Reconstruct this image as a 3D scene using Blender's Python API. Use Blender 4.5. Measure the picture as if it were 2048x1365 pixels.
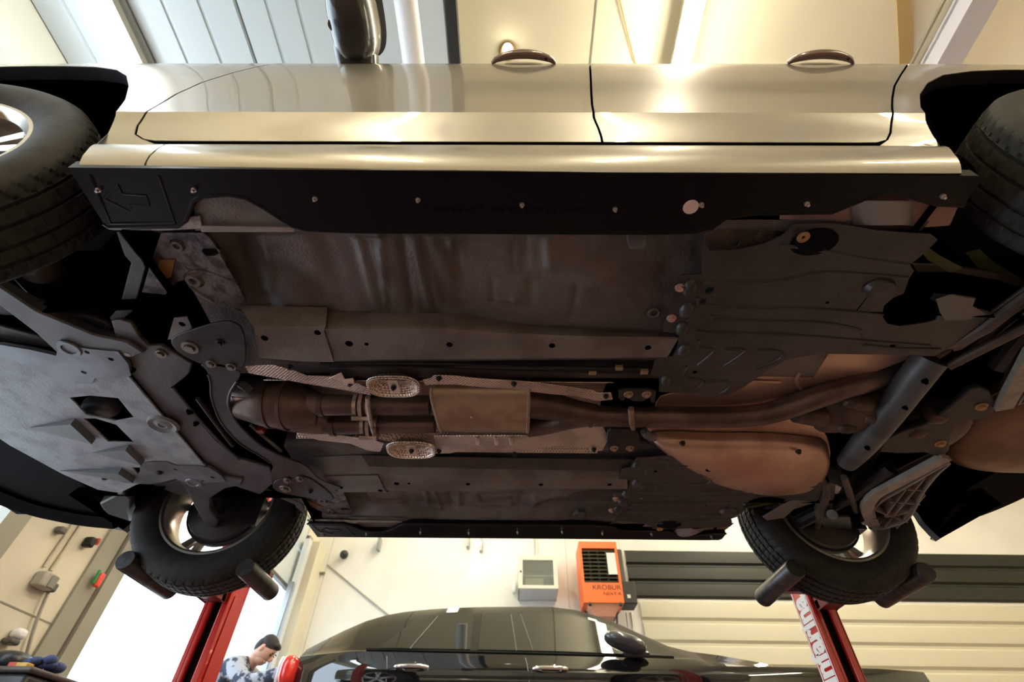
import bpy, bmesh, math, random
import numpy as np
from mathutils import Vector, Matrix, geometry, noise
random.seed(4)
for o in list(bpy.data.objects): bpy.data.objects.remove(o)
SC = bpy.context.scene
COL = SC.collection

# ------------------------------------------------------------------ camera
F_PX, PITCH, YAW, ROLL = 963.14, .7908, -.0143, .0167
CAM = Vector((-.0066, -.4593, .16))
Z0 = 1.1324            # height of the lifted car's sill underside
YM = .9165             # the lifted car's centre line
_cp, _sp = math.cos(PITCH), math.sin(PITCH)
FW = Vector((math.sin(YAW)*_cp, math.cos(YAW)*_cp, _sp))
_R = Vector((math.cos(YAW), -math.sin(YAW), 0)); _U = _R.cross(FW)
RT = _R*math.cos(ROLL) + _U*math.sin(ROLL); UP = -_R*math.sin(ROLL) + _U*math.cos(ROLL)
cd = bpy.data.cameras.new('camera'); cam = bpy.data.objects.new('camera', cd); COL.objects.link(cam)
cd.sensor_width = 36; cd.lens = F_PX/2048*36; cd.clip_start = .02; cd.clip_end = 200
m = Matrix.Identity(4)
for i in range(3): m[i][0], m[i][1], m[i][2], m[i][3] = RT[i], UP[i], -FW[i], CAM[i]
cam.matrix_world = m
SC.camera = cam
cd.dof.use_dof = True; cd.dof.focus_distance = 1.5; cd.dof.aperture_fstop = 3.2

# ------------------------------------------------------------------ world, exposure
SC.view_settings.view_transform = 'Standard'; SC.view_settings.look = 'None'
SC.view_settings.gamma = 1; SC.view_settings.use_curve_mapping = False
SC.view_settings.exposure = 0.0
w = bpy.data.worlds.new('daylight'); SC.world = w; w.use_nodes = True
bg = w.node_tree.nodes['Background']; bg.inputs[0].default_value = (.72, .86, 1, 1); bg.inputs[1].default_value = 6.0
def portal(y0, y1, z0, z1):
    l = bpy.data.lights.new('doorway_portal', 'AREA'); l.shape = 'RECTANGLE'; l.size = z1-z0; l.size_y = y1-y0
    l.cycles.is_portal = True
    o = bpy.data.objects.new('doorway_portal', l); COL.objects.link(o)
    o.location = (-3.02, (y0+y1)/2, (z0+z1)/2); o.rotation_euler = (0, -math.pi/2, 0)
portal(-.9, 2.2, 0, 3.2); portal(3.2, 6.2, 0, 2.3)
LAMP = (1, .89, .68)
LAMP_POWER = 52

# ------------------------------------------------------------------ helpers
def ray(px, py): return FW + RT*((px-1024)/F_PX) - UP*((py-682.5)/F_PX)
def B(px, py, z=0.0):                      # point of the car's underside, z above the sill plane
    d = ray(px, py); return CAM + d*((z+Z0-CAM.z)/d.z)
def BY(px, py, y):
    d = ray(px, py); return CAM + d*((y-CAM.y)/d.y)
def BX(px, py, x):
    d = ray(px, py); return CAM + d*((x-CAM.x)/d.x)
def MY(p): return Vector((p[0], 2*YM-p[1], p[2]))

MATS = {}
def mat(name, col, rough=.5, metal=0.0, coat=0.0, var=0.0, vscale=8.0, bump=0.0, bscale=60.0, col2=None, emit=None, estr=0, trans=0, spec=.5, mask=(.45, .6)):
    if name in MATS: return MATS[name]
    m = bpy.data.materials.new(name); m.use_nodes = True; nt = m.node_tree; b = nt.nodes['Principled BSDF']
    b.inputs['Base Color'].default_value = (*col, 1); b.inputs['Roughness'].default_value = rough
    b.inputs['Metallic'].default_value = metal; b.inputs['Coat Weight'].default_value = coat
    b.inputs['Coat Roughness'].default_value = .03; b.inputs['Specular IOR Level'].default_value = spec
    b.inputs['Transmission Weight'].default_value = trans
    if emit: b.inputs['Emission Color'].default_value = (*emit, 1); b.inputs['Emission Strength'].default_value = estr
    tc = nt.nodes.new('ShaderNodeTexCoord')
    if var > 0 or col2:
        n = nt.nodes.new('ShaderNodeTexNoise'); n.inputs['Scale'].default_value = vscale; n.inputs['Detail'].default_value = 6
        nt.links.new(tc.outputs['Object'], n.inputs['Vector'])
        r = nt.nodes.new('ShaderNodeValToRGB')
        c2 = col2 if col2 else tuple(c*(1-var) for c in col)
        r.color_ramp.elements[0].position = mask[0]; r.color_ramp.elements[1].position = mask[1]
        r.color_ramp.elements[0].color = (*col, 1); r.color_ramp.elements[1].color = (*c2, 1)
        nt.links.new(n.outputs['Fac'], r.inputs[0]); nt.links.new(r.outputs[0], b.inputs['Base Color'])
    if bump > 0:
        n = nt.nodes.new('ShaderNodeTexNoise'); n.inputs['Scale'].default_value = bscale; n.inputs['Detail'].default_value = 3
        nt.links.new(tc.outputs['Object'], n.inputs['Vector'])
        k = nt.nodes.new('ShaderNodeBump'); k.inputs['Strength'].default_value = bump; k.inputs['Distance'].default_value = .004
        nt.links.new(n.outputs['Fac'], k.inputs['Height']); nt.links.new(k.outputs[0], b.inputs['Normal'])
    MATS[name] = m; return m

def dimple(name, col, rough, metal, scale):           # embossed foil of the heat shields; shading of the dimples multiplied into its colour
    m = mat(name, col, rough, metal, var=.25, vscale=9)
    nt = m.node_tree; b = nt.nodes['Principled BSDF']; tc = nt.nodes.new('ShaderNodeTexCoord')
    mp = nt.nodes.new('ShaderNodeMapping'); mp.inputs['Rotation'].default_value = (0, 0, .7); nt.links.new(tc.outputs['Object'], mp.inputs[0])
    v = nt.nodes.new('ShaderNodeTexVoronoi'); v.inputs['Scale'].default_value = scale; v.inputs['Randomness'].default_value = 0
    nt.links.new(mp.outputs[0], v.inputs['Vector'])
    g = nt.nodes.new('ShaderNodeMapRange'); g.inputs['From Min'].default_value = .15; g.inputs['From Max'].default_value = .6; g.inputs['To Min'].default_value = .35; nt.links.new(v.outputs['Distance'], g.inputs['Value'])
    mx = nt.nodes.new('ShaderNodeMix'); mx.data_type = 'RGBA'; mx.blend_type = 'MULTIPLY'; mx.inputs['Factor'].default_value = 1
    src = b.inputs['Base Color'].links[0].from_socket; nt.links.new(src, mx.inputs['A']); nt.links.new(g.outputs[0], mx.inputs['B']); nt.links.new(mx.outputs['Result'], b.inputs['Base Color'])
    k = nt.nodes.new('ShaderNodeBump'); k.inputs['Strength'].default_value = .9; k.inputs['Distance'].default_value = .004
    nt.links.new(v.outputs['Distance'], k.inputs['Height']); nt.links.new(k.outputs[0], b.inputs['Normal'])
    return m

paint   = mat('silver_beige_paint', (.45, .44, .39), .32, .60, 1.0)
paint.node_tree.nodes['Principled BSDF'].inputs['Coat IOR'].default_value = 2.0
sillb   = mat('black_sill_plastic', (.004, .004, .005), .3, 0, .0, spec=.22)
blackpl = mat('black_plastic', (.008, .008, .010), .4, var=.4, bump=.15, spec=.35)
dull    = mat('dull_black_plastic', (.006, .006, .008), .9, spec=.1)
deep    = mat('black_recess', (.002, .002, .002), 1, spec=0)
panm    = mat('seam_sealed_floor_paint', (.175, .165, .165), .42, .3, 0, bump=.5, bscale=160, col2=(.105, .088, .080), vscale=4)
railm   = mat('grey_rail_paint', (.195, .185, .175), .42, .3, 0, bump=.25, bscale=160, col2=(.14, .12, .11), vscale=7)
brownm  = mat('brown_dusty_metal', (.10, .07, .05), .6, .2, col2=(.06, .045, .035), bump=.2)
shield  = mat('plastic_undershield', (.040, .038, .041), .36, 0, 0, col2=(.027, .025, .026), bump=.3, bscale=90)
skidm   = mat('grey_skid_plate', (.34, .40, .46), .55, .1, 0, col2=(.25, .29, .34), vscale=14, bump=.25, bscale=120)
subm    = mat('dark_subframe_metal', (.045, .042, .043), .42, .5, 0, col2=(.026, .023, .023), bump=.25)
steelg  = mat('dusty_grey_steel', (.16, .165, .175), .5, .4, 0, col2=(.09, .09, .095), bump=.2)
exh     = mat('heat_stained_exhaust', (.17, .125, .115), .38, .75, 0, col2=(.10, .070, .060), vscale=6, bump=.15)
mufm    = mat('tan_muffler_steel', (.40, .31, .23), .42, .65, 0, col2=(.30, .20, .14), vscale=10, bump=.1, bscale=50)
rmufm   = mat('rusty_rear_muffler', (.22, .14, .10), .45, .6, 0, col2=(.13, .08, .055), vscale=5)
tankm   = mat('smooth_tank_shield', (.62, .43, .35), .38, .75, 0, col2=(.48, .32, .25), vscale=5, bump=.1, bscale=30)
foil    = dimple('embossed_foil', (.95, .80, .72), .32, .85, 130)
foilp   = mat('plain_foil', (.74, .66, .6), .35, .85, var=.2)
boltm   = mat('bolt_metal', (.24, .22, .20), .4, .8)
screwm  = mat('bright_screw', (.75, .70, .66), .3, .9)
rustm   = mat('rusty_bolt', (.42, .24, .12), .5, .6)
rubber  = mat('tyre_rubber', (.027, .027, .024), .65, 0, 0, col2=(.018, .018, .016), vscale=18, bump=.25, bscale=140, spec=.3)
rimm    = mat('alloy_rim', (.62, .60, .55), .3, .9)
discm   = mat('brake_disc_metal', (.05, .045, .045), .5, .6)
armm    = mat('grey_arm_cover', (.34, .33, .29), .6, .1, 0, col2=(.26, .25, .22), vscale=20, bump=.3)
glass   = mat('dark_glass', (.012, .014, .012), .03, 0, 1.0)
glass.node_tree.nodes['Principled BSDF'].inputs['Coat IOR'].default_value = 1.8
chrome  = mat('chrome', (.75, .75, .75), .12, 1)
redp    = mat('red_lift_paint', (.52, .016, .012), .3, 0, .6)
blackm  = mat('black_channel', (.006, .006, .007), .6)
white   = mat('white_lettering', (.85, .85, .85), .5)
redtxt  = mat('red_lettering', (.6, .03, .02), .5)
carb    = mat('black_car_paint', (.010, .010, .011), .04, 0, 1.0)
carb.node_tree.nodes['Principled BSDF'].inputs['Coat IOR'].default_value = 1.6
wallm   = mat('white_wall_panel', (.80, .80, .76), .6, var=.06, vscale=1.5)
walll   = mat('cream_wall_panel', (.68, .64, .50), .6, var=.06, vscale=1.5)
ceilm   = mat('cream_ceiling', (.84, .80, .64), .6, var=.05, vscale=.8)
floorm  = mat('red_brown_epoxy_floor', (.21, .125, .105), .35, 0, 0, var=.25, vscale=2)
trimg   = mat('grey_trim', (.30, .29, .23), .5)
doorw   = mat('white_door_panel', (.56, .61, .63), .45, 0, .2)
seamm   = mat('dark_seam', (.26, .25, .21), .6)

W0 = {}                                    # world origin of every object (nothing that has children is rotated)
def put(o, parent, loc):
    COL.objects.link(o); W0[o.name] = Vector(loc)
    if parent is not None:
        o.parent = parent; o.location = Vector(loc) - W0[parent.name]
    else: o.location = loc
    return o
def tag(o, label=None, cat=None, group=None, kind=None):
    if label: o['label'] = label
    if cat: o['category'] = cat
    if group: o['group'] = group
    if kind: o['kind'] = kind
    return o
def thing(name, loc, label, cat, group=None):
    return tag(put(bpy.data.objects.new(name, None), None, loc), label, cat, group)

class MB:
    def __init__(s): s.v = []; s.f = []; s.mi = []; s.m = 0
    def add(s, vs, fs):
        k = len(s.v); s.v += [Vector(v) for v in vs]
        for f in fs: s.f.append([i+k for i in f]); s.mi.append(s.m)
        return s
    def use(s, i): s.m = i; return s
    def box(s, c, d, R=None):
        c = Vector(c); vs = []
        for x in (-1, 1):
            for y in (-1, 1):
                for z in (-1, 1):
                    p = Vector((x*d[0]/2, y*d[1]/2, z*d[2]/2)); vs.append(c + (R @ p if R else p))
        return s.add(vs, [(0,1,3,2),(4,6,7,5),(0,4,5,1),(2,3,7,6),(0,2,6,4),(1,5,7,3)])
    def b2(s, a, b): return s.box([(a[i]+b[i])/2 for i in range(3)], [abs(b[i]-a[i]) for i in range(3)])
    def tube(s, pts, r, n=12, flat=1.0, up=None, caps=True, smooth=0):
        pts = [Vector(p) for p in pts]
        rs = list(r) if isinstance(r, (list, tuple)) else [r]*len(pts)
        for _ in range(smooth):
            q = [pts[0]]; rr = [rs[0]]
            for i in range(len(pts)-1):
                q += [pts[i]*.75+pts[i+1]*.25, pts[i]*.25+pts[i+1]*.75]; rr += [rs[i]*.75+rs[i+1]*.25, rs[i]*.25+rs[i+1]*.75]
            pts = q+[pts[-1]]; rs = rr+[rs[-1]]
        vs = []; prev = None
        for i, p in enumerate(pts):
            t = (pts[min(i+1, len(pts)-1)] - pts[max(i-1, 0)]).normalized()
            u = Vector(up) if up else (prev if prev else (Vector((0, 0, 1)) if abs(t.z) < .9 else Vector((1, 0, 0))))
            a = t.cross(u).normalized(); b = a.cross(t).normalized(); prev = b
            for k in range(n):
                an = 2*math.pi*k/n; vs.append(p + a*math.cos(an)*rs[i] + b*math.sin(an)*rs[i]*flat)
        fs = [(i*n+k, i*n+(k+1) % n, (i+1)*n+(k+1) % n, (i+1)*n+k) for i in range(len(pts)-1) for k in range(n)]
        if caps: fs += [tuple(range(n))[::-1], tuple((len(pts)-1)*n+k for k in range(n))]
        return s.add(vs, fs)
    def cyl(s, a, b, r, n=20): return s.tube([a, b], r, n)
    def strip(s, pts, wv, t, up=(0, 0, 1)):        # a flat band along a path, wv wide, t thick
        pts = [Vector(p) for p in pts]; up = Vector(up); vs = []
        ws = list(wv) if isinstance(wv, (list, tuple)) else [wv]*len(pts)
        for i, p in enumerate(pts):
            d = (pts[min(i+1, len(pts)-1)] - pts[max(i-1, 0)]).normalized(); a = d.cross(up).normalized()*ws[i]/2; b = up*t/2
            vs += [p-a-b, p+a-b, p+a+b, p-a+b]
        n = len(pts)
        fs = [(i*4+k, i*4+(k+1) % 4, (i+1)*4+(k+1) % 4, (i+1)*4+k) for i in range(n-1) for k in range(4)] + [(3,2,1,0), tuple((n-1)*4+k for k in range(4))]
        return s.add(vs, fs)
    def lathe(s, prof, c, axis='y', n=48, closed=False):
        vs = []; c = Vector(c)
        for k in range(n):
            a = 2*math.pi*k/n; ca, sa = math.cos(a), math.sin(a)
            for h, r in prof:
                if axis == 'y': vs.append(c+Vector((r*ca, h, r*sa)))
                elif axis == 'z': vs.append(c+Vector((r*ca, r*sa, h)))
                else: vs.append(c+Vector((h, r*ca, r*sa)))
        m_ = len(prof); fs = []
        for k in range(n):
            for i in range(m_ if closed else m_-1):
                j = (i+1) % m_; fs.append((k*m_+i, k*m_+j, ((k+1) % n)*m_+j, ((k+1) % n)*m_+i))
        return s.add(vs, fs)
    def poly(s, outer, tv, holes=()):              # planar outline with holes, extruded by tv
        tv = Vector(tv); loops = [[Vector(p) for p in outer]] + [[Vector(p) for p in h] for h in holes]
        flat = [p for l in loops for p in l]; tris = geometry.tessellate_polygon(loops)
        n = len(flat); fs = [tuple(t) for t in tris] + [tuple(i+n for i in reversed(t)) for t in tris]; k = 0
        for l in loops:
            for i in range(len(l)): j = (i+1) % len(l); fs.append((k+i, k+j, k+j+n, k+i+n))
            k += len(l)
        return s.add(flat+[p+tv for p in flat], fs)
    def ell(s, c, r, n=20, m_=12, e=1.0, R=None):   # (super)ellipsoid
        def pw(v, e): return math.copysign(abs(v)**e, v)
        c = Vector(c); vs = []
        for i in range(m_+1):
            th = math.pi*i/m_ - math.pi/2
            for k in range(n):
                ph = 2*math.pi*k/n
                p = Vector((r[0]*pw(math.cos(th), e)*pw(math.cos(ph), e), r[1]*pw(math.cos(th), e)*pw(math.sin(ph), e), r[2]*pw(math.sin(th), e)))
                vs.append(c + (R @ p if R else p))
        return s.add(vs, [(i*n+k, i*n+(k+1) % n, (i+1)*n+(k+1) % n, (i+1)*n+k) for i in range(m_) for k in range(n)])
    def grid(s, rows):
        n = len(rows[0]); return s.add([p for r in rows for p in r], [(i*n+k, i*n+k+1, (i+1)*n+k+1, (i+1)*n+k) for i in range(len(rows)-1) for k in range(n-1)])
    def mirror(s): s.v = [MY(p) for p in s.v]; s.f = [f[::-1] for f in s.f]; return s
    def build(s, name, mats, parent=None, smooth=True, bevel=0, origin=None, solid=0, ang=.6, recalc=True):
        me = bpy.data.meshes.new(name)
        lo = [min(v[i] for v in s.v) for i in range(3)]; hi = [max(v[i] for v in s.v) for i in range(3)]
        c = Vector(origin) if origin else Vector([(a+b)/2 for a, b in zip(lo, hi)])
        me.from_pydata([v-c for v in s.v], [], s.f)
        mats = mats if isinstance(mats, (list, tuple)) else [mats]
        for m_ in mats: me.materials.append(m_)
        me.polygons.foreach_set('material_index', s.mi)
        bm = bmesh.new(); bm.from_mesh(me)
        bmesh.ops.remove_doubles(bm, verts=bm.verts, dist=1e-6)
        if recalc: bmesh.ops.recalc_face_normals(bm, faces=bm.faces)
        if bevel: bmesh.ops.dissolve_limit(bm, angle_limit=.01, verts=bm.verts, edges=bm.edges, delimit={'MATERIAL'})
        if smooth:
            for f in bm.faces: f.smooth = True
            for e in bm.edges:
                e.smooth = len(e.link_faces) == 2 and e.calc_face_angle(0) < ang
        bm.to_mesh(me); bm.free()
        o = bpy.data.objects.new(name, me); put(o, parent, c)
        if solid:
            k = o.modifiers.new('thickness', 'SOLIDIFY'); k.thickness = solid; k.offset = 0
        if bevel:
            k = o.modifiers.new('edge', 'BEVEL'); k.width = bevel; k.segments = 2; k.limit_method = 'ANGLE'; k.angle_limit = .6; k.use_clamp_overlap = True
        return o

def to_mesh(o):                            # a text object becomes a plain mesh
    bpy.context.view_layer.update()
    me = bpy.data.meshes.new_from_object(o.evaluated_get(bpy.context.evaluated_depsgraph_get()))
    n = bpy.data.objects.new(o.name, me); nm = o.name; par = o.parent; loc, rot, sc = o.location.copy(), o.rotation_euler.copy(), o.scale.copy()
    bpy.data.objects.remove(o); n.name = nm; COL.objects.link(n); n.parent = par; n.location, n.rotation_euler, n.scale = loc, rot, sc
    return n
def text(name, body, size, ext, m_, parent, loc, R, sx=1, off=0.0):
    cu = bpy.data.curves.new(name, 'FONT'); cu.body = body; cu.size = size; cu.extrude = ext; cu.offset = off; cu.materials.append(m_)
    o = bpy.data.objects.new(name, cu); COL.objects.link(o); o.parent = parent; o.location = Vector(loc)-W0[parent.name]; o.rotation_euler = R.to_euler(); o.scale = (sx, 1, 1)
    return to_mesh(o)

def sub(pts, z): return [B(a, b, z) for a, b in pts]
def round_loop(c, r, z=None, n=16, rx=None):
    p = B(c[0], c[1], z) if len(c) == 2 else Vector(c); rx = rx or r
    return [p + Vector((math.cos(2*math.pi*k/n)*rx, math.sin(2*math.pi*k/n)*r, 0)) for k in range(n)]
def csmooth(pts, it=1, closed=True):
    for _ in range(it):
        q = []; n = len(pts)
        for i in range(n if closed else n-1):
            a, b = Vector(pts[i]), Vector(pts[(i+1) % n]); q += [a*.8+b*.2, a*.2+b*.8]
        pts = q
    return pts

# ------------------------------------------------------------------ the room
def struct(mb, name, mats, **k): return tag(mb.build(name, mats, None, **k), kind='structure')
XL, XR, YF, YB, ZC = -2.9, 9.0, -7.0, 6.6, 4.8
struct(MB().b2((XL-.2, YF-.2, -.2), (XR+.2, YB+.2, 0)), 'floor', floorm, smooth=False)
struct(MB().b2((-40, -40, -.35), (XL-.2, 40, -.05)), 'ground', mat('pale_yard_concrete', (.6, .6, .58), .8), smooth=False)
def ceiling():
    b = MB().b2((XL-.2, YF-.2, ZC), (XR+.2, YB+.2, ZC+.2)).use(1)
    for x in (-1.6, .61, 7.2): b.b2((x-.006, YF, ZC-.004), (x+.006, YB, ZC+.01))
    struct(b, 'ceiling', [ceilm, seamm], smooth=False)
ceiling()
# left wall with the two doorways
def wall_left():
    b = MB()
    for y0, y1, z0, z1 in ((YF, -.9, 0, ZC), (-.9, 2.2, 3.2, ZC), (2.2, 3.2, 0, ZC), (3.2, 6.2, 3.2, ZC), (6.2, YB, 0, ZC)):
        b.b2((XL-.14, y0, z0), (XL, y1, z1))
    b.use(1)
    for z in (1.02, 2.05, 3.1): b.b2((XL-.01, 2.3, z-.004), (XL+.003, 3.0, z+.004))
    struct(b, 'wall_left', [walll, seamm], smooth=False)
wall_left()
b = MB().b2((XL-.1, YB, 0), (XR+.2, YB+.15, ZC)).use(1)
for x in (-2.68, .72, 1.5): b.b2((x-.006, YB-.003, 0), (x+.006, YB+.01, ZC))
struct(b, 'wall_back', [wallm, mat('pale_joint', (.62, .60, .52), .7)], smooth=False)
struct(MB().b2((XR, YF, 0), (XR+.15, YB, ZC)), 'wall_right', walll, smooth=False)
struct(MB().b2((XL-.1, YF-.15, 0), (XR+.2, YF, ZC)), 'wall_front', walll, smooth=False)
# jambs round the far doorway and the near doorway
struct(MB().b2((XL-.02, 3.08, 0), (XL+.04, 3.22, 3.25)).b2((XL-.02, 2.9, 0), (XL+.02, 3.06, 3.25)), 'trim_1', trimg, smooth=False)
struct(MB().b2((XL-.02, 6.2, 0), (XL+.03, 6.32, 3.0)), 'trim_2', trimg, smooth=False)
struct(MB().b2((XL-.02, 2.12, 0), (XL+.05, 2.26, 3.25)).b2((XL-.02, -1.0, 0), (XL+.05, -.86, 3.25)), 'trim_3', trimg, smooth=False)
struct(MB().b2((XL+.001, 6.28, 0), (XL+.16, YB-.001, 2.95)), 'trim_4', walll, smooth=False)
# sectional door parked overhead under the ceiling
b = MB()
x = XL+.02; edges = [(-2.9, -2.33), (-2.33, -1.68), (-1.68, -1.13), (-1.13, -.44)]
for a, c in edges:
    b.use(0).b2((a+.006, -1.0, 3.575), (c-.006, 2.25, 3.62))
    n = round((c-a)/.21); 
    for i in range(n): b.box((a+(i+.5)*(c-a)/n, .62, 3.572), ((c-a)/n-.022, 3.22, .010))
b.use(1).b2((-2.88, -1.0, 3.59), (-.44, 2.25, 3.60))
b.use(2).b2((-.44, -1.0, 3.55), (-.375, 2.25, 3.63))
struct(b, 'door_1', [doorw, seamm, blackm], smooth=False, bevel=.003)
# far doorway: partly raised sectional door
b = MB()
for i in range(2): b.b2((XL-.06, 3.22, 2.31+i*.46), (XL-.02, 6.18, 2.75+i*.46))
b.use(1).b2((XL-.07, 3.22, 2.27), (XL-.01, 6.18, 2.31))
struct(b, 'door_2', [doorw, mat('dark_door_seal', (.08, .08, .075), .5)], smooth=False)
# ribbed panel doors in the back wall
def ribbed(name, x0, x1, z0, z1, n, m1, m2):
    rows = []
    h = (z1-z0)/n
    for i in range(n):
        for t, y in ((.0, .0), (.05, -.012), (.12, -.03), (.5, -.034), (.80, -.03), (.86, -.012), (.87, 0)):
            rows.append([Vector((x0, YB-.01+y, z0+(i+t)*h)), Vector((x1, YB-.01+y, z0+(i+t)*h))])
    b = MB().grid(rows); struct(b, name, [m1], solid=.004, ang=.3)
darkrib = mat('dark_grey_ribbed_metal', (.019, .021, .016), .45, .2)
ribbed('door_3', 1.56, 8.9, 2.36, 3.02, 3, darkrib, None)
ribbed('door_4', 1.66, 8.9, .05, 2.35, 9, mat('cream_ribbed_metal', (.58, .56, .44), .5), None)
# beams, ducts and pipes under the ceiling
duct = mat('white_duct', (.80, .80, .86), .4)
def pipe(name, a, c, r, m_, label, cat, n=20):
    return tag(MB().cyl(a, c, r, n).build(name, m_), label, cat)
struct(MB().b2((3.42, -6.9, 4.60), (3.62, 6.5, 4.79)), 'beam', mat('white_beam', (.62, .64, .76), .4), smooth=False)
pipe('ventilation_duct', (-.60, -4.5, 3.20), (-.60, 3.6, 3.20), .062, duct, 'white round duct running below the overhead door, left of the black door seal', 'duct')
def cable(name, pts, r, m_, label, cat='cable', sm=2): return tag(MB().tube(pts, r, 6, smooth=sm).build(name, m_), label, cat)
pipe('conduit', (3.31, -6.5, 4.74), (3.31, 6.4, 4.74), .014, mat('galvanised', (.3, .28, .2), .5, .6), 'thin perforated conduit beside the white beam', 'pipe', 8)
cable('ceiling_cable', [(.70, .1, 4.785), (.90, .55, 4.785), (1.2, 1.2, 4.785)], .006, mat('tan_cable', (.45, .32, .12), .6), 'thin tan cable running slantwise across the cream ceiling', sm=0)
tag(MB().box((3.22, .62, 4.79), (.10, 1.3, .012), Matrix.Rotation(-.55, 3, 'Z')).build('ceiling_strap', mat('tan_strap', (.50, .36, .16), .6), smooth=False), 'tan flat strap slanting across the cream ceiling beside the white beam', 'strap')
for yy in (-1.35, -2.3, -2.42, -3.6, -5.0):
    pipe('ceiling_pipe', (-2.8, yy, 4.55), (8.9, yy, 4.55), .03 if yy != -3.6 else .08, mat('grey_pipe', (.33, .31, .24), .5, .4), {-1.35: 'grey pipe under the ceiling nearest behind the viewer, mirrored just under the front door handle', -2.3: 'front one of the paired grey pipes mirrored across the silver doors', -2.42: 'rear one of the paired grey pipes mirrored across the silver doors', -3.6: 'thickest of the grey pipes mirrored in the silver doors', -5.0: 'grey pipe farthest behind the viewer, mirrored lowest in the silver doors'}[yy], 'pipe', 10)['group'] = 'pipes under the ceiling behind the viewer'

# fluorescent strip lamps (a real lamp body, a glowing tube, and nothing else)
glow = mat('fluorescent_tube', (1, 1, 1), .5, emit=LAMP, estr=LAMP_POWER)
glowc = mat('cool_fluorescent_tube', (1, 1, 1), .5, emit=(.85, .93, 1), estr=11)
bodyl = mat('lamp_housing', (.50, .48, .38), .4)
def strip(x, y0, y1, z, wd, label, g=None, first=[0]):
    root = thing('strip_lamp', (x, (y0+y1)/2, z+.05), label, 'ceiling lamp', 'fluorescent strip lamps')
    MB().b2((x-wd/2-.005, y0, z+.0), (x+wd/2+.012, y1, z+.05)).build('housing', bodyl, root, smooth=False)
    MB().b2((x-wd/2, y0+.03, z-.065), (x+wd/2, y1-.03, z)).build('tube', g or glow, root, smooth=False)
    MB().cyl((x, y0+.3, z+.05), (x, y0+.3, (3.57 if z < 3.6 else ZC)), .006, 8).build('hanger', bodyl, root)
    return root
strip(-2.42, -1.4, 1.8, 3.46, .15, 'cool white strip lamp under the overhead door, above the front wing', glowc)
strip(1.31, -1.0, 4.4, 4.55, .13, 'warm strip lamp above the rear passenger door')
strip(1.31, -6.4, -2.9, 4.55, .13, 'warm strip lamp in line behind the one above the rear door')
strip(5.6, -1.0, 4.4, 4.55, .13, 'warm strip lamp at the right end of the hall')
strip(5.6, -6.4, -2.9, 4.55, .13, 'warm strip lamp at the right, nearer the front wall')
strip(-1.6, -6.4, -2.9, 4.55, .13, 'warm strip lamp at the left, behind the viewer')
strip(-.9, 4.3, 6.2, 4.4, .13, 'warm strip lamp above the black car')
strip(3.4+.6, 2.4, 6.2, 4.4, .12, 'warm strip lamp before the ribbed wall')
lp = thing('ceiling_bulb', (-.10, .66, ZC), 'small round glowing lamp in a brown ring on the cream ceiling', 'lamp')
MB().lathe([(0, .02), (0, .07), (-.03, .075), (-.06, .06), (-.06, .02)], (-.10, .66, ZC), 'z', 24, True).build('ring', mat('brown_ring', (.25, .15, .05), .5), lp)
MB().ell((-.10, .63, ZC-.08), (.042, .042, .06)).build('bulb', mat('soft_bulb', (1, 1, 1), .5, emit=LAMP, estr=14), lp)
#PARTS
# ================================================================== the lifted car
ZW = Z0 - .274                                   # underside of its tyres
car = thing('lifted_car', (0, YM, ZW), 'silver beige car held up by its wheels, seen from underneath', 'car')
XO, WB, RW = .0205, 2.864/2, .364
WC = Z0 + .0898                                  # wheel centre height
XF, XB = XO-WB, XO+WB

def spline(xs, ys):
    xs = np.array(xs, float); ys = np.array(ys, float); n = len(xs); h = np.diff(xs)
    A = np.zeros((n, n)); r = np.zeros(n); A[0, 0] = A[-1, -1] = 1
    for i in range(1, n-1):
        A[i, i-1], A[i, i], A[i, i+1] = h[i-1], 2*(h[i-1]+h[i]), h[i]
        r[i] = 6*((ys[i+1]-ys[i])/h[i]-(ys[i]-ys[i-1])/h[i-1])
    M_ = np.linalg.solve(A, r)
    def f(x):
        i = int(min(max(np.searchsorted(xs, x)-1, 0), n-2)); a = xs[i+1]-x; c = x-xs[i]
        return (M_[i]*a**3+M_[i+1]*c**3)/(6*h[i]) + (ys[i]/h[i]-M_[i]*h[i]/6)*a + (ys[i+1]/h[i]-M_[i+1]*h[i]/6)*c
    return f
_lo = spline([0, .02, .06, .10, .13], [.004, -.008, -.014, -.012, -.001])
_mid = spline([.13, .17, .205, .24], [-.001, -.012, -.021, -.034])
_hi = spline([.24, .32, .42, .52, .58, .63, .68, .74], [-.034, -.035, -.040, -.046, -.046, -.036, -.006, .03])
def S(x, z):
    y = _lo(z) if z < .13 else (_mid(z) if z < .24 else _hi(min(z, .74)))
    a = max(0, abs(x)-1.0)
    return y + .008*a*a + .06*max(0, abs(x)-1.9)**2*3
ZS = [0, .01, .02, .04, .06, .08, .10, .12, .13, .15, .17, .19, .21, .23, .24, .26, .29, .32, .36, .40, .44, .48, .52, .55, .58, .605, .63, .655, .68, .71, .74]
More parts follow.
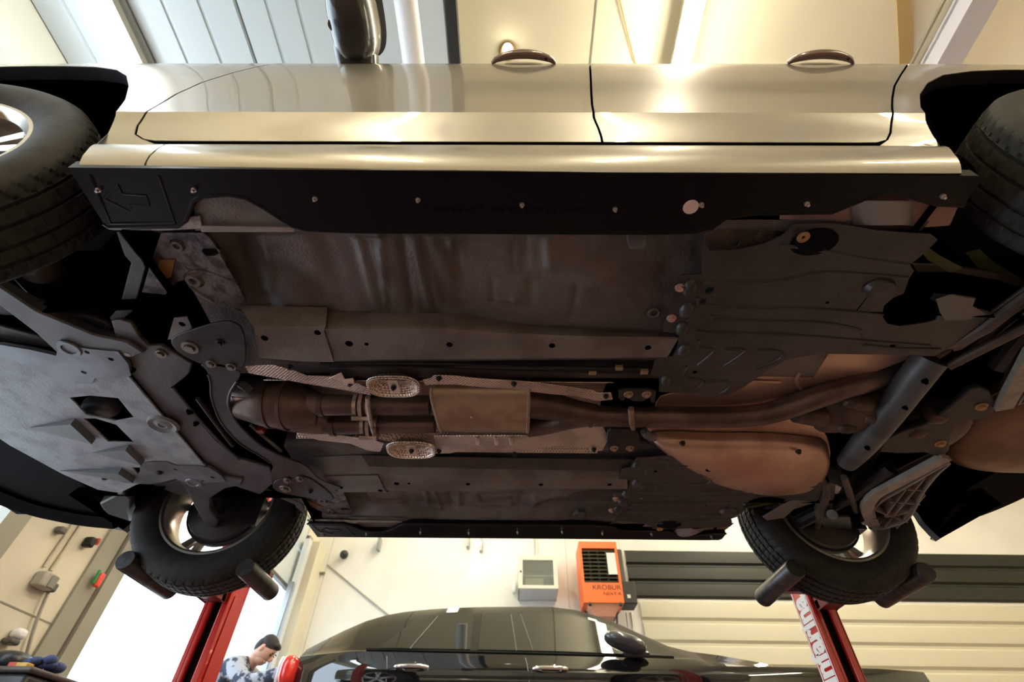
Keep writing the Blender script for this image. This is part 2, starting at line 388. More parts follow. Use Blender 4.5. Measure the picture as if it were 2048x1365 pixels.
def panel(name, poly, m_, side=0, thick=.003, parent=car, off=0.0):
    bm = bmesh.new(); f = bm.faces.new([bm.verts.new((p[0], 0, p[1])) for p in poly])
    zs = [p[1] for p in poly]; xs = [p[0] for p in poly]
    for z in ZS:
        if min(zs) < z < max(zs): bmesh.ops.bisect_plane(bm, geom=bm.verts[:]+bm.edges[:]+bm.faces[:], plane_co=(0, 0, z), plane_no=(0, 0, 1), dist=1e-6)
    x = math.ceil(min(xs)/.08)*.08
    while x < max(xs):
        bmesh.ops.bisect_plane(bm, geom=bm.verts[:]+bm.edges[:]+bm.faces[:], plane_co=(x, 0, 0), plane_no=(1, 0, 0), dist=1e-6); x += .08
    bm.verts.ensure_lookup_table()
    b = MB(); vs = []
    for v in bm.verts:
        p = Vector((v.co.x, S(v.co.x, v.co.z)+off, v.co.z+Z0)); vs.append(MY(p) if side else p)
    b.add(vs, [[v.index for v in f.verts] for f in bm.faces]); bm.free()
    return b.build(name, m_, parent, solid=thick, ang=.35)
def arch(xc, r, z, sgn): 
    d = r*r-(z-.09)**2
    return xc+sgn*math.sqrt(d) if d > 0 else xc
RA = .47; RB = .515
G = .003
fd_front = [(-.80, .141), (-.850, .142), (-.878, .147), (-.902, .163), (-.911, .195), (-.906, .24), (-.900, .30), (-.893, .36), (-.862, .435), (-.815, .495), (-.765, .55), (-.71, .61), (-.66, .74)]
AF = [(-.942, .004), (-.95, .05), (-.966, .11), (-.972, .17), (-.980, .228), (-1.009, .323), (-1.051, .415), (-1.095, .485), (-1.15, .533), (-1.23, .560), (-1.33, .570), (-1.41, .572)]
AR = [(.922, .004), (.928, .05), (.940, .09), (.951, .128), (.952, .17), (.957, .216), (.977, .28), (1.022, .363), (1.084, .440), (1.16, .498), (1.26, .53), (1.36, .542), (1.4525, .545)]
bgap = [(.187, .141), (.186, .16), (.182, .19), (.174, .225), (.176, .29), (.183, .38), (.196, .54), (.203, .63), (.21, .74)]
rd_rear = [(.78, .141), (.815, .142), (.838, .150), (.856, .175), (.874, .215), (.90, .27), (.938, .34), (.985, .42), (1.04, .495), (1.09, .56), (1.12, .60), (1.14, .74)]
def shift(pts, dx): return [(x+dx, z) for x, z in pts]
for side in (0, 1):
    # rocker
    rk = [(-.80, .002)] + [(.921, .002), (.928, .05), (.940, .09), (.949, .123)] + [(-.80, .123)]
    panel('rocker_panel', rk, paint, side)
    # front wing behind the wheel, over it and ahead of it
    mr = lambda pts, c: [(2*c-x, z) for x, z in pts]
    front = [(-.804, .004), (-.804, .128), (-.848, .131)] + [(x-2*G, z) for x, z in fd_front[2:]] + [(-2.0, .74), (-2.36, .62), (-2.38, .1), (-1.88, .012)] + mr(AF, -1.41)[:-1] + AF[::-1]
    panel('front_wing', front, paint, side)
    fd = fd_front + [(x-G, z) for x, z in bgap[::-1]]
    d1 = panel('front_door', fd, paint, side)
    rd = [(x+G, z) for x, z in bgap] + rd_rear[::-1]
    d2 = panel('rear_door', rd, paint, side)
    rear = [(.952, .130), (.818, .131)] + [(x+2*G, z) for x, z in rd_rear[2:]] + [(2.36, .74), (2.40, .45), (2.36, .2), (1.97, .02)] + mr(AR, 1.4525)[:-1] + AR[:2:-1]
    panel('rear_quarter_panel', rear, paint, side)
    # dark jamb behind the gaps
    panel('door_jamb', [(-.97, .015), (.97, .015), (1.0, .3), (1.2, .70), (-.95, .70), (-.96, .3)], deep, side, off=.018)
    # handles
    for d, x0, x1, in ((d1, -.085, .100), (d2, .775, .965)):
        zc = Z0+.600; b = MB(); pts = []; rs = []
        for i in range(17):
            t = i/16; pts.append(Vector((x0+(x1-x0)*t, -.047-.024*max(0, math.sin(math.pi*t))**.6, zc))); rs.append(.004+.0085*max(0, math.sin(math.pi*t))**.5)
        b.tube(pts, rs, 14, flat=1.35)
        cup = MB().ell(((x0+x1)/2, -.043, zc), ((x1-x0)*.36, .006, .020), 20, 8)
        if side: b.mirror(); cup.mirror()
        h = b.build('door_handle', mat('handle_reflection', (.16, .11, .10), .15, .7, 1), d)  # body-coloured handle; its dark purplish reflection is put into the colour
        cup.build('handle_cup', paint, d)
        if not side: MB().cyl((x1-.028, -.064, zc-.006), (x1-.028, -.062, zc-.014), .004, 10).build('lock_cylinder', blackm, d)
# painted lips of the wheel arches
for side in (0, 1):
    for xc, arc in ((-1.41, AF), (1.4525, AR)):
        b = MB(); sg = 1 if xc < 0 else -1
        r0 = [Vector((x, S(x, z), Z0+z)) for x, z in arc[::-1]]; r0 = [Vector((2*xc-v.x, S(2*xc-v.x, v.z-Z0), v.z)) for v in r0[::-1]][:-1] + r0
        r1 = [Vector((v.x, v.y+.035, v.z)) for v in r0]; r2 = [Vector((xc+(v.x-xc)*1.06, v.y+.30, WC+(v.z-WC)*1.06)) for v in r1]
        b.grid([r0, r1]); 
        if side: b.mirror()
        b.build('wheel_arch_lip', blackpl, car, solid=.003)
        b = MB().grid([r1, [Vector((v.x, v.y+.05, v.z)) for v in r2], [Vector((xc+(v.x-xc)*.2, .40, WC+(v.z-WC)*1.06)) for v in r2]])
        if side: b.mirror()
        b.build('wheel_liner', deep, car, solid=.003)

# upper body: bonnet, glasshouse, roof, tailgate
def upper():
    st = [(-2.40, .62, .60), (-2.1, .72, .70), (-1.6, .80, .74), (-1.0, .86, .76), (-.80, .90, .77), (-.25, 1.33, .78), (.1, 1.40, .785), (.7, 1.41, .80), (1.3, 1.36, .82), (1.75, 1.25, .84), (2.1, 1.05, .84), (2.36, .78, .76), (2.40, .60, .58)]
    rows = []
    for x, zr, zb in st:
        s = min(1, max(0, (zr-zb)/.6)); sy = S(x, .70)
        prof = [(sy, min(.70, zb)), (sy+.03, zb), (sy+.05+.16*s, zb+(zr-zb)*.85), (sy+.16+.14*s, zr-.01), (.6, zr+.01), (YM, zr+.02)]
        prof += [(2*YM-y, z) for y, z in prof[-2::-1]]
        rows.append([Vector((x, y, z+Z0)) for y, z in prof])
    return MB().grid(rows).build('upper_body', paint, car, ang=.5)
upper()
for side in (0, 1):
    for nm, xs in (('front_side_window', (-.62, .16)), ('rear_side_window', (.24, 1.05))):
        b = MB(); r = []
        for i in range(9):
            x = xs[0]+(xs[1]-xs[0])*i/8; zt = np.interp(x, [-.8, -.25, .1, .7, 1.3], [.86, 1.24, 1.30, 1.31, 1.26])
            sy = S(x, .70); zb_ = .80
            r.append([Vector((x, sy+.030+.15*(z-.77)/.55, z+Z0)) for z in (zb_, (zb_+zt)/2, zt)])
        b.grid(r)
        if side: b.mirror()
        b.build(nm, glass, car, solid=.004)
# door mirrors
for side in (0, 1):
    b = MB().ell((-.508, -.125, Z0+.765), (.072, .125, .145), 36, 24, .75, Matrix.Rotation(-.12, 3, 'Y'))  .ell((-.505, -.05, Z0+.70), (.062, .07, .06), 20, 12, .7)
    lens = MB().cyl((-.540, -.130, Z0+.672), (-.540, -.133, Z0+.648), .017, 20).cyl((-.540, -.132, Z0+.652), (-.540, -.135, Z0+.645), .009, 16)
    gl = MB().ell((-.446, -.13, Z0+.775), (.008, .10, .11), 24, 12, .75)
    if side: b.mirror(); lens.mirror(); gl.mirror()
    mr = b.build('door_mirror', mat('black_mirror_housing', (.012, .013, .014), .25, 0, .4), car)
    lens.build('camera_lens', mat('lens_ring', (.06, .06, .07), .2, .3, 1), mr); gl.build('mirror_glass', dull, mr)

# bumpers
def bumper(name, sgn, x0, xm, zlo, zhi, m_lo):
    pl = [(x0, .015), (xm-.36*1, .055), (xm-.17, .17), (xm-.05, .42), (xm-.005, .70), (xm, YM)]
    pl = csmooth([Vector((a, b_, 0)) for a, b_ in pl], 3, False)
    pl = pl + [Vector((p.x, 2*YM-p.y, 0)) for p in pl[-2::-1]]
    rows = []
    prof = [(-.10 if name == 'front_bumper' else -.40, zlo+.025), (-.03, zlo), (0, zlo+.02), (.0, zlo+.14), (.01, zlo+.20), (.0, (zlo+zhi)/2), (-.03, zhi)]
    c = Vector((x0*sgn if 0 else x0, YM, 0))
    for dx, z in prof:
        r = []
        for p in pl:
            d = Vector((p.x-(x0-.1), (p.y-YM)*.9, 0)).normalized(); q = Vector((p.x, p.y, 0))+d*dx
            rise = 0 if name == 'front_bumper' else .10*max(0, (p.x-x0)/(xm-x0))
            r.append(Vector((q.x*sgn, q.y, z+Z0+rise)))
        rows.append(r)
    b = MB(); n = len(rows[0])
    b.grid(rows[:5]).use(1); b.grid(rows[4:])
    return b.build(name, [m_lo, paint], car, ang=.5)
bumper('front_bumper', -1, 1.83, 2.42, .0, .60, dull)
bumper('rear_bumper', 1, 1.92, 2.42, .02, .60, dull)
# black backdrop sheets standing in for the shade behind the hanging parts
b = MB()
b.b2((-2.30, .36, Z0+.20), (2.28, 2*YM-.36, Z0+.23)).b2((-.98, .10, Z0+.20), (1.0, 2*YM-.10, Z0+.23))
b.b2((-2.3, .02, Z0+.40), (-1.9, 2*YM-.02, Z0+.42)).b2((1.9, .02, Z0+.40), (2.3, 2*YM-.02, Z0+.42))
b.build('dark_backdrop', deep, car, smooth=False)
MB().b2((-2.36, .12, Z0+.04), (-1.86, 2*YM-.12, Z0+.06)).build('front_splash_tray', dull, car, smooth=False)
MB().b2((1.93, .20, Z0+.26), (2.30, 2*YM-.20, Z0+.28)).build('rear_splash_tray', dull, car, smooth=False)

# -------------------------------------------------- wheels
def tyre_mesh():
    hw = .1125
    left = [(-.092, .238), (-.100, .246), (-.1085, .26), (-.1145, .28), (-.1165, .30), (-.1135, .325), (-.107, .340), (-.0995, .350)]
    tread = []
    gx = [-.060, -.022, .022, .060]
    def crown(x): return RW-.004-.0075*(abs(x)/.09)**3+.004
    pts = [(-.093, .3555, 'o'), (-.086, crown(-.086), 's'), (-.075, crown(.075), 's'), (-.066, crown(.066), 's')]
    for g in gx:
        pts += [(g-.0050, crown(g), 'r'), (g-.0042, crown(g)-.008, 'g'), (g+.0042, crown(g)-.008, 'g'), (g+.0050, crown(g), 'r')]
        if g < .05: pts += [(g+.019, crown(g+.019), 'r')]
    pts += [(.066, crown(.066), 's'), (.075, crown(.075), 's'), (.086, crown(.086), 's'), (.093, .3555, 'o')]
    prof = [(a, r, '') for a, r in left] + pts + [(-a, r, '') for a, r in left[::-1]] + [(.06, .234, ''), (-.06, .234, '')]
    n = 360; vs = []; 
    for k in range(n):
        a = 2*math.pi*k/n; ca, sa = math.cos(a), math.sin(a)
        for h, r, t in prof:
            sh = int(abs(h)*160)
            if t == 's' and (k+sh) % 6 == 0: r -= .006
            if t == 'o' and (k+sh) % 6 == 0: r -= .004
            if t == 'r' and (k+int(h*240)) % 9 == 0: r -= .0055
            vs.append((r*ca, h, r*sa))
    m_ = len(prof); fs = [(k*m_+i, k*m_+(i+1) % m_, ((k+1) % n)*m_+(i+1) % m_, ((k+1) % n)*m_+i) for k in range(n) for i in range(m_)]
    me = bpy.data.meshes.new('tyre'); me.from_pydata(vs, [], fs); me.materials.append(rubber)
    bm = bmesh.new(); bm.from_mesh(me); bmesh.ops.recalc_face_normals(bm, faces=bm.faces)
    for f in bm.faces: f.smooth = True
    for e in bm.edges: e.smooth = e.calc_face_angle(0) < .5
    bm.to_mesh(me); bm.free(); return me
def rim_mb():
    b = MB()
    prof = [(-.094, .236), (-.104, .232), (-.104, .224), (-.094, .218), (-.080, .207), (-.02, .198), (.06, .205), (.088, .216), (.094, .224), (.094, .232), (.088, .2345), (.08, .222), (-.08, .214), (-.088, .228)]
    b.lathe(prof, (0, 0, 0), 'y', 72, True)
    b.lathe([(-.085, .0), (-.085, .032), (-.080, .045), (-.045, .062), (-.02, .055), (-.01, .0)], (0, 0, 0), 'y', 32)
    for k in range(5):
        for s_ in (-.10, .10):
            a = 2*math.pi*(k+.25)/5
            p = [Vector((.045*math.cos(a+s_*1.5), -.062, .045*math.sin(a+s_*1.5))), Vector((.13*math.cos(a+s_*.9), -.070, .13*math.sin(a+s_*.9))), Vector((.213*math.cos(a+s_*1.6), -.084, .213*math.sin(a+s_*1.6)))]
            b.strip(p, [.036, .026, .034], .026, (0, 1, 0))
    b.v = [Vector((p.x*1.052, p.y, p.z*1.052)) for p in b.v]
    return b
TM = tyre_mesh(); tmp = rim_mb().build('rim', rimm, None, ang=.5); RM = tmp.data; W0.pop(tmp.name); bpy.data.objects.remove(tmp)
dm = MB().lathe([(-.02, .05), (-.02, .165), (.005, .165), (.005, .05)], (0, 0, 0), 'y', 48, True).lathe([(.012, .03), (.012, .155), (.03, .15), (.05, .07), (.09, .06), (.09, .0)], (0, 0, 0), 'y', 32)
dm.b2((-.17, -.03, -.07), (-.09, .035, .07))
tmp = dm.build('brake_disc', discm, None, origin=(0, 0, 0)); DM = tmp.data; W0.pop(tmp.name); bpy.data.objects.remove(tmp)
def wheel(x, side, steer=0):
    y = -.0458+.1125 if not side else 2*YM+.0458-.1125
    t = bpy.data.objects.new('tyre', TM); put(t, car, (x, y, WC))
    t.rotation_euler = (0, 0, (math.pi if side else 0)+steer)
    for nm, me in (('rim', RM), ('brake_disc', DM)):
        c = bpy.data.objects.new(nm, me); COL.objects.link(c); c.parent = t
for x in (XF, XB):
    for side in (0, 1): wheel(x, side, .13 if x < 0 else 0)

# -------------------------------------------------- underside helpers
def both(fn, *sides):
    for s in (sides or (0, 1)): fn(s)
def plate(name, pix, z, t, m_, holes=(), mir=(0,), parent=car, bevel=.0015, sm=0, extra=None, conv=True):
    out = None
    for s in mir:
        o = [B(a, c, z) for a, c in pix]
        if sm: o = csmooth(o, sm)
        hs = []
        for h in holes:
            if len(h) == 3 and not hasattr(h[0], '__len__'): hs.append(round_loop((h[0], h[1]), h[2], z, 12))
            else: hs.append([B(a, c, z) for a, c in h])
        b = MB().poly(o, (0, 0, t), hs)
        if extra: extra(b)
        if s: b.mirror()
        ob = b.build(name, m_, parent, bevel=bevel)
        out = out or ob
    return out
def bolt(parent, px, py, z, r=.011, m_=None, mir=(0,), name='bolt'):
    for s in mir:
        p = B(px, py, z); b = MB().lathe([(.004, 0), (.004, r*1.5), (0, r*1.5), (-.002, r*1.45), (-.002, r*.95)], p, 'z', 20).tube([p, p-Vector((0, 0, .009))], r*.9, 6)
        if s: b.mirror()
        b.build(name, m_ or boltm, parent, ang=.4)
def bead(b, pix, z, r, sm=1, flat=.6):
    b.tube([B(a, c, z) for a, c in pix], r, 8, flat=flat, smooth=sm)

# -------------------------------------------------- floor pan (pressed sheet, both halves alike)
def seg(px0, py0, px1, py1, wd, amp, z=.06):
    a, c = B(px0, py0, z), B(px1, py1, z); return (a.x, a.y, c.x, c.y, wd, amp)
SEG = [seg(690, 478, 745, 610, .055, .016), seg(712, 478, 752, 620, .012, -.012), seg(800, 472, 826, 615, .010, .009), seg(828, 475, 860, 615, .010, -.009),
       seg(905, 487, 1020, 487, .012, -.010), seg(1030, 490, 1034, 545, .014, .012), seg(905, 545, 1080, 548, .010, .006), seg(935, 590, 1030, 598, .008, -.007),
       seg(1098, 485, 1098, 532, .014, -.012), seg(1060, 565, 1060, 605, .010, .009), seg(1150, 576, 1145, 632, .010, .010), seg(530, 500, 615, 500, .008, .007),
       seg(910, 505, 915, 545, .012, .006), seg(1120, 520, 1200, 560, .03, -.012), seg(560, 555, 640, 575, .05, .015), seg(1165, 500, 1330, 545, .05, .02), seg(1250, 480, 1400, 500, .05, .022),
       seg(460, 480, 520, 600, .05, .03), seg(860, 475, 905, 560, .02, -.006)]
SEG += [seg(690, 470, 760, 470, .008, -.012), seg(760, 470, 770, 620, .006, -.008), seg(905, 487, 905, 545, .006, -.008), seg(1034, 487, 1034, 545, .006, -.012), seg(930, 500, 1010, 515, .008, .006), seg(940, 520, 1020, 505, .006, -.005),
        seg(985, 560, 985, 600, .006, .006), seg(1030, 590, 1030, 602, .008, -.012), seg(870, 560, 880, 610, .008, -.006), seg(1050, 480, 1052, 540, .010, .008), seg(640, 480, 690, 600, .03, .010), seg(530, 500, 536, 590, .008, -.006),
        seg(700, 625, 1000, 640, .006, -.006), seg(1000, 640, 1330, 655, .006, -.006), seg(1200, 575, 1330, 600, .01, .004)]
def pan_h(x, s):
    z = .022 + .045*min(1, max(0, (s-.150)/.05))**1 - .012*max(0, s-.2)/.25
    if s > .60: z = .05
    z += .24*min(1, max(0, (s-.705)/.06))
    for x0, y0, x1, y1, wd, amp in SEG:
        dx, dy = x1-x0, y1-y0; L = dx*dx+dy*dy; t = min(1, max(0, ((x-x0)*dx+(s-y0)*dy)/L))
        d = math.hypot(x-x0-t*dx, s-y0-t*dy)
        if d < wd*2.5: z += amp*math.exp(-(d/wd)**2)
    return z + .0035*noise.noise((x*14, s*14, 0)) + .0016*noise.noise((x*45, s*45, 3))
def pan():
    NX, NY = 210, 172; rows = []
    for j in range(NY+1):
        y = .125+(2*YM-.25)*j/NY; s = min(y, 2*YM-y)
        rows.append([Vector((-.90+1.84*i/NX, y, Z0+pan_h(-.90+1.84*i/NX, s))) for i in range(NX+1)])
    return MB().grid(rows).build('floor_pan', panm, car, ang=1.5)
pan()

# -------------------------------------------------- sill covers
SILL = [(135, 335), (207, 447), (218, 455), (355, 453), (372, 440), (380, 420), (387, 402), (404, 393), (457, 389), (492, 396), (527, 415), (562, 438), (585, 452), (610, 459), (700, 463), (1300, 466), (1387, 464), (1425, 455), (1455, 434), (1506, 427), (1664, 425), (1700, 410), (1752, 389), (1787, 385), (1840, 399), (1875, 409), (1928, 411), (1960, 365), (1958, 352)]
def sill(s):
    b = MB().poly([B(a, c, 0) for a, c in SILL], (0, 0, .03))
    # raised inner rim and the embossed arrow block
    b.tube([B(a, c+0, .002) for a, c in SILL[1:-2]], .006, 8, flat=.7)
    bead(b, [(208, 397), (238, 371), (246, 388), (293, 391), (299, 411), (262, 411), (259, 423), (208, 397)], 0, .0035, 0)
    bead(b, [(182, 350), (222, 447), (350, 446), (318, 352)], 0, .004, 0)
    if s: b.mirror()
    o = b.build('sill_cover', sillb, car, bevel=.003)
    for a, c in ((197, 380), (388, 380), (630, 398), (836, 400), (1044, 410), (1230, 419), (1403, 410), (1614, 408), (1886, 393)):
        bolt(o, a, c, -.003, .0036, screwm, (s,), 'screw')
    if not s:
        p = B(1382, 415, -.002); MB().lathe([(0, 0), (0, .0165), (.004, .0175)], p, 'z', 28).build('round_plug', mat('pale_plug', (.75, .62, .58), .4), o)
        # moulded part-number, faint relief
        cu = bpy.data.curves.new('moulded_text', 'FONT'); cu.body = 'VO ZEEE62F  EBEF UGEE GEG77D'; cu.size = .016; cu.extrude = .0012; cu.align_x = 'CENTER'
        to = bpy.data.objects.new('moulded_text', cu); put(to, o, B(1022, 424, -.0005)); to.scale = (1.95, 1, 1)
        to.rotation_euler = (math.pi, 0, 0); cu.materials.append(sillb); to_mesh(to)
both(sill)
plate('sill_flange', [(212, 446), (400, 432), (404, 458), (330, 462), (225, 461)], .012, .003, mat('chipped_white_flange', (.42, .40, .38), .5, .2, col2=(.22, .2, .19), vscale=30), mir=(0, 1))
plate('jacking_bracket', [(385, 385), (560, 392), (610, 420), (615, 462), (560, 466), (390, 462)], .020, .004, railm, mir=(0, 1), bevel=.002)
plate('jacking_flange', [(400, 452), (590, 455), (590, 465), (402, 465)], .008, .003, mat('pale_flange', (.32, .30, .28), .5, .2, var=.3), mir=(0, 1))
plate('rear_sill_bracket', [(1560, 405), (1700, 395), (1930, 385), (1900, 452), (1845, 456), (1780, 448), (1560, 440)], .022, .004, mat('pinkish_undercoat', (.42, .27, .25), .5, .1, var=.2), mir=(0, 1), bevel=.002)
def saddle(s):
    b = MB(); r = []
    for i in range(13):
        t = i/12; px = 1702+120*t
        r.append([B(px, 402, .012-.02*math.sin(math.pi*t)), B(px+4, 450, .02-.02*math.sin(math.pi*t))])
    b.grid(r)
    if s: b.mirror()
    b.build('rear_jacking_saddle', mat('grey_saddle', (.24, .24, .25), .35, .4), car, solid=.003)
both(saddle)
plate('seat_bracket', [(1253, 466), (1296, 466), (1294, 488), (1290, 500), (1262, 500), (1256, 490)], .030, .02, steelg, mir=(0, 1), bevel=.003)

# -------------------------------------------------- longitudinal rails
def rail(s):
    top = [(470, 618), (560, 622), (640, 624), (760, 626), (900, 628), (1000, 640), (1100, 652), (1200, 660), (1350, 664)]
    mid = [(520, 650), (600, 655), (650, 655), (760, 655), (900, 656), (1000, 664), (1100, 671), (1200, 674), (1356, 675)]
    low = [(520, 712), (600, 720), (665, 722), (760, 719), (900, 718), (1000, 717), (1100, 716), (1200, 715), (1335, 714)]
    rows = [[B(a, c, .055) for a, c in top], [B(a, c, .004) for a, c in mid], [B(a, c+3, .0) for a, c in mid], [B(a, c, .0) for a, c in low], [B(a, c+2, .006) for a, c in low], [B(a, c+6, .045) for a, c in low]]
    b = MB().grid(rows)
    if s: b.mirror()
    o = b.build('floor_rail', railm, car, solid=.002, ang=.5)
    # lapped front section
    t = [(478, 612), (560, 613), (655, 616)]; mm = [(505, 652), (600, 654), (652, 652)]; m2 = [(508, 655), (600, 660), (648, 662)]; l = [(520, 716), (600, 722), (668, 724)]
    b = MB().grid([[B(a, c, .052) for a, c in t], [B(a, c, -.002) for a, c in mm], [B(a, c, -.005) for a, c in m2], [B(a, c, -.005) for a, c in l]])
    if s: b.mirror()
    b.build('rail_front_section', railm, car, solid=.003, ang=.5)
    for a, c, r in ((698, 688, .011), (733, 689, .006), (899, 690, .009), (1104, 692, .009), (1296, 696, .009), (529, 677, .010), (635, 666, .009)):
        p = B(a, c, -.0015 if a > 660 else -.007); q = MB().lathe([(0, 0), (0, r), (.003, r)], p, 'z', 20)
        if s: q.mirror()
        q.build('rail_hole', deep, o)
both(rail)
def inner_strip(s):      # dark cable tray between rail and tunnel on the near side
    b = MB().grid([[B(x, 724, .03) for x in range(660, 1331, 67)], [B(x, 735 if x < 900 else 733, .01) for x in range(660, 1331, 67)], [B(x, 756, .02) for x in range(660, 1331, 67)]])
    if s: b.mirror()
    b.build('cable_tray', mat('brown_black_tray', (.045, .035, .03), .5, var=.4, bump=.2), car, solid=.003, ang=.5)
both(inner_strip)
for k, (pts, r) in enumerate((([(640, 727), (760, 727), (900, 728), (1000, 733), (1110, 735)], .0035), ([(640, 730), (800, 733), (900, 737), (1000, 741), (1110, 743)], .0035), ([(1100, 738), (1180, 740), (1300, 742)], .011))):
    MB().tube([B(a, c, .0) for a, c in pts], r, 8, smooth=1).build('brake_line', blackpl, car)
for a, c in ((1238, 736), (1185, 745), (1288, 744)): MB().box(B(a, c, -.008), (.022, .014, .01)).build('line_clip', mat('yellow_clip', (.35, .26, .16), .4, .4), car)

# -------------------------------------------------- exhaust, heat shields
def tube_px(b, pts, rs, n=20, z=None, smooth=2):
    b.tube([B(a, c, zz) for a, c, zz in pts], rs, n, smooth=smooth); return b
b = MB()   # tunnel foil behind the exhaust
r = []
for i in range(34):
    t = i/33; x = B(560+(1215-560)*t, 830, 0).x; row = []
    for j in range(13):
        u = j/12; y = .695+(1.14-.695)*u; y1_ = 1.02 if t < .28 else (1.10 if t > .42 else 1.02+.08*(t-.28)/.14); y = .695+(y1_-.695)*u; row.append(Vector((x, y, Z0+.012+.10*math.sin(math.pi*u)**.7)))
    r.append(row)
b.grid(r).build('tunnel_heat_shield', foil, car, solid=.002)
plate('near_shield_strip', [(490, 733), (545, 730), (592, 743), (612, 752), (680, 754), (690, 759), (716, 768), (738, 778), (742, 792), (725, 788), (690, 781), (610, 768), (550, 757), (497, 747)], -.004, .003, foil, bevel=.001)
plate('shield_tab', [(658, 757), (682, 746), (690, 759), (706, 757), (709, 768), (690, 771), (684, 762)], -.010, .003, foilp, bevel=.001)
plate('middle_shield_strip', [(845, 760), (862, 757), (868, 751), (905, 752), (960, 758), (1030, 762), (1080, 766), (1150, 776), (1185, 781), (1195, 786), (1222, 786), (1226, 800), (1196, 803), (1150, 793), (1100, 789), (1050, 783), (1020, 780), (960, 775), (912, 770), (868, 770), (850, 771)], -.004, .003, foil, bevel=.001)
plate('far_shield_strip', [(592, 856), (650, 868), (700, 874), (745, 880), (768, 888), (760, 905), (735, 902), (700, 888), (640, 882), (600, 872)], -.002, .003, foil, bevel=.001)
plate('far_middle_shield', [(868, 872), (1075, 872), (1110, 852), (1150, 848), (1205, 848), (1214, 870), (1214, 885), (1205, 903), (1180, 902), (1175, 896), (1120, 893), (1060, 900), (1030, 905), (990, 905), (920, 903), (900, 908), (872, 908)], .003, .004, foil, bevel=.002)
for a in (955, 992, 1022):
    q = MB(); bead(q, [(a, 875), (a+2, 890)], .0, .008, 0, .5); q.build('shield_bead', foil, car)
for a, c in ((1028, 768), (1029, 909), (580, 735), (878, 757), (700, 768), (1212, 793), (1188, 900), (878, 903)):
    bolt(car, a, c, -.006, .006, subm, name='shield_clip')
def cup(cx, cy, hx, hy, z, name, flip=1):
    c = B(cx, cy, z); rx = abs(B(cx+hx, cy, z).x-c.x); ry = abs(B(cx, cy+hy, z).y-c.y); b = MB(); rows = []
    for u, dz in ((.62, .034), (.70, .030), (.86, .006), (.93, 0), (1.0, .0), (1.03, .008)):
        rows.append([c+Vector((rx*u*math.copysign(abs(math.cos(t))**.6, math.cos(t)), ry*u*math.copysign(abs(math.sin(t))**.8, math.sin(t)), dz)) for t in np.linspace(0, 2*math.pi, 41)])
    b.grid(rows); b.grid([[c+Vector((0, 0, .034))]*41, rows[0]])
    o = b.build(name, foil, car, solid=.002)
    h = MB().b2((c.x-rx*.16, c.y-ry*.7, c.z+.002), (c.x+rx*.22, c.y+ry*.7, c.z+.006)).build('cup_bridge', foilp, o, smooth=False)
    bolt(o, cx+1, cy, z-.001, .006, subm)
cup(786, 776, 52, 19, -.018, 'hanger_cup')
cup(822, 903, 48, 15, -.018, 'hanger_cup')
b = MB()
tube_px(b, [(482, 796, .05), (520, 800, .04), (545, 806, .03), (590, 812, .03), (640, 820, .03)], [.070, .080, .085, .083, .055], 28)
tube_px(b, [(540, 810, .035), (590, 825, .03), (640, 842, .03), (668, 850, .03)], [.07, .07, .05, .034], 24)
o = b.build('catalyst_cone', exh, car, ang=1)
for a, c, rr in ((546, 806, .088), (578, 810, .088)):
    p = B(a, c, .03); MB().tube([p-Vector((.006, 0, 0)), p+Vector((.006, 0, 0))], rr, 28).build('weld_band', exh, o)
b = MB()
tube_px(b, [(600, 806, .03), (648, 811, .02), (720, 811, .02), (860, 811, .02)], [.04, .036, .034, .034], 20)
tube_px(b, [(640, 846, .02), (670, 851, .02), (760, 850, .02), (870, 849, .02)], [.034, .033, .031, .031], 20)
pp = b.build('front_exhaust_pipe', exh, car, ang=1)
for a, c in ((645, 811), (668, 851)):
    p = B(a, c, .02); MB().tube([p-Vector((.008, 0, 0)), p+Vector((.008, 0, 0))], .039, 24).build('pipe_collar', exh, pp)
for a, c in ((728, 811), (742, 850)):
    p = B(a, c, .02); q = MB()
    for dx, rr in ((-.022, .043), (0, .052), (.022, .043)): q.tube([p+Vector((dx-.006, 0, 0)), p+Vector((dx+.006, 0, 0))], rr, 24)
    for k in range(3):
        an = 2*math.pi*(k+.3)/3; v = Vector((0, math.cos(an), math.sin(an)))*.05; q.tube([p+v-Vector((.03, 0, 0)), p+v+Vector((.03, 0, 0))], .008, 6)
    q.build('flange_clamp', mat('bright_clamp', (.5, .42, .38), .35, .8, var=.4, vscale=30), pp)
q = MB().tube([B(735, 795, -.03), B(738, 830, -.04), B(748, 868, -.03), B(752, 878, 0)], .008, 8, smooth=1)
q.build('clamp_strap', mat('bright_clamp', (1, 1, 1)), pp)
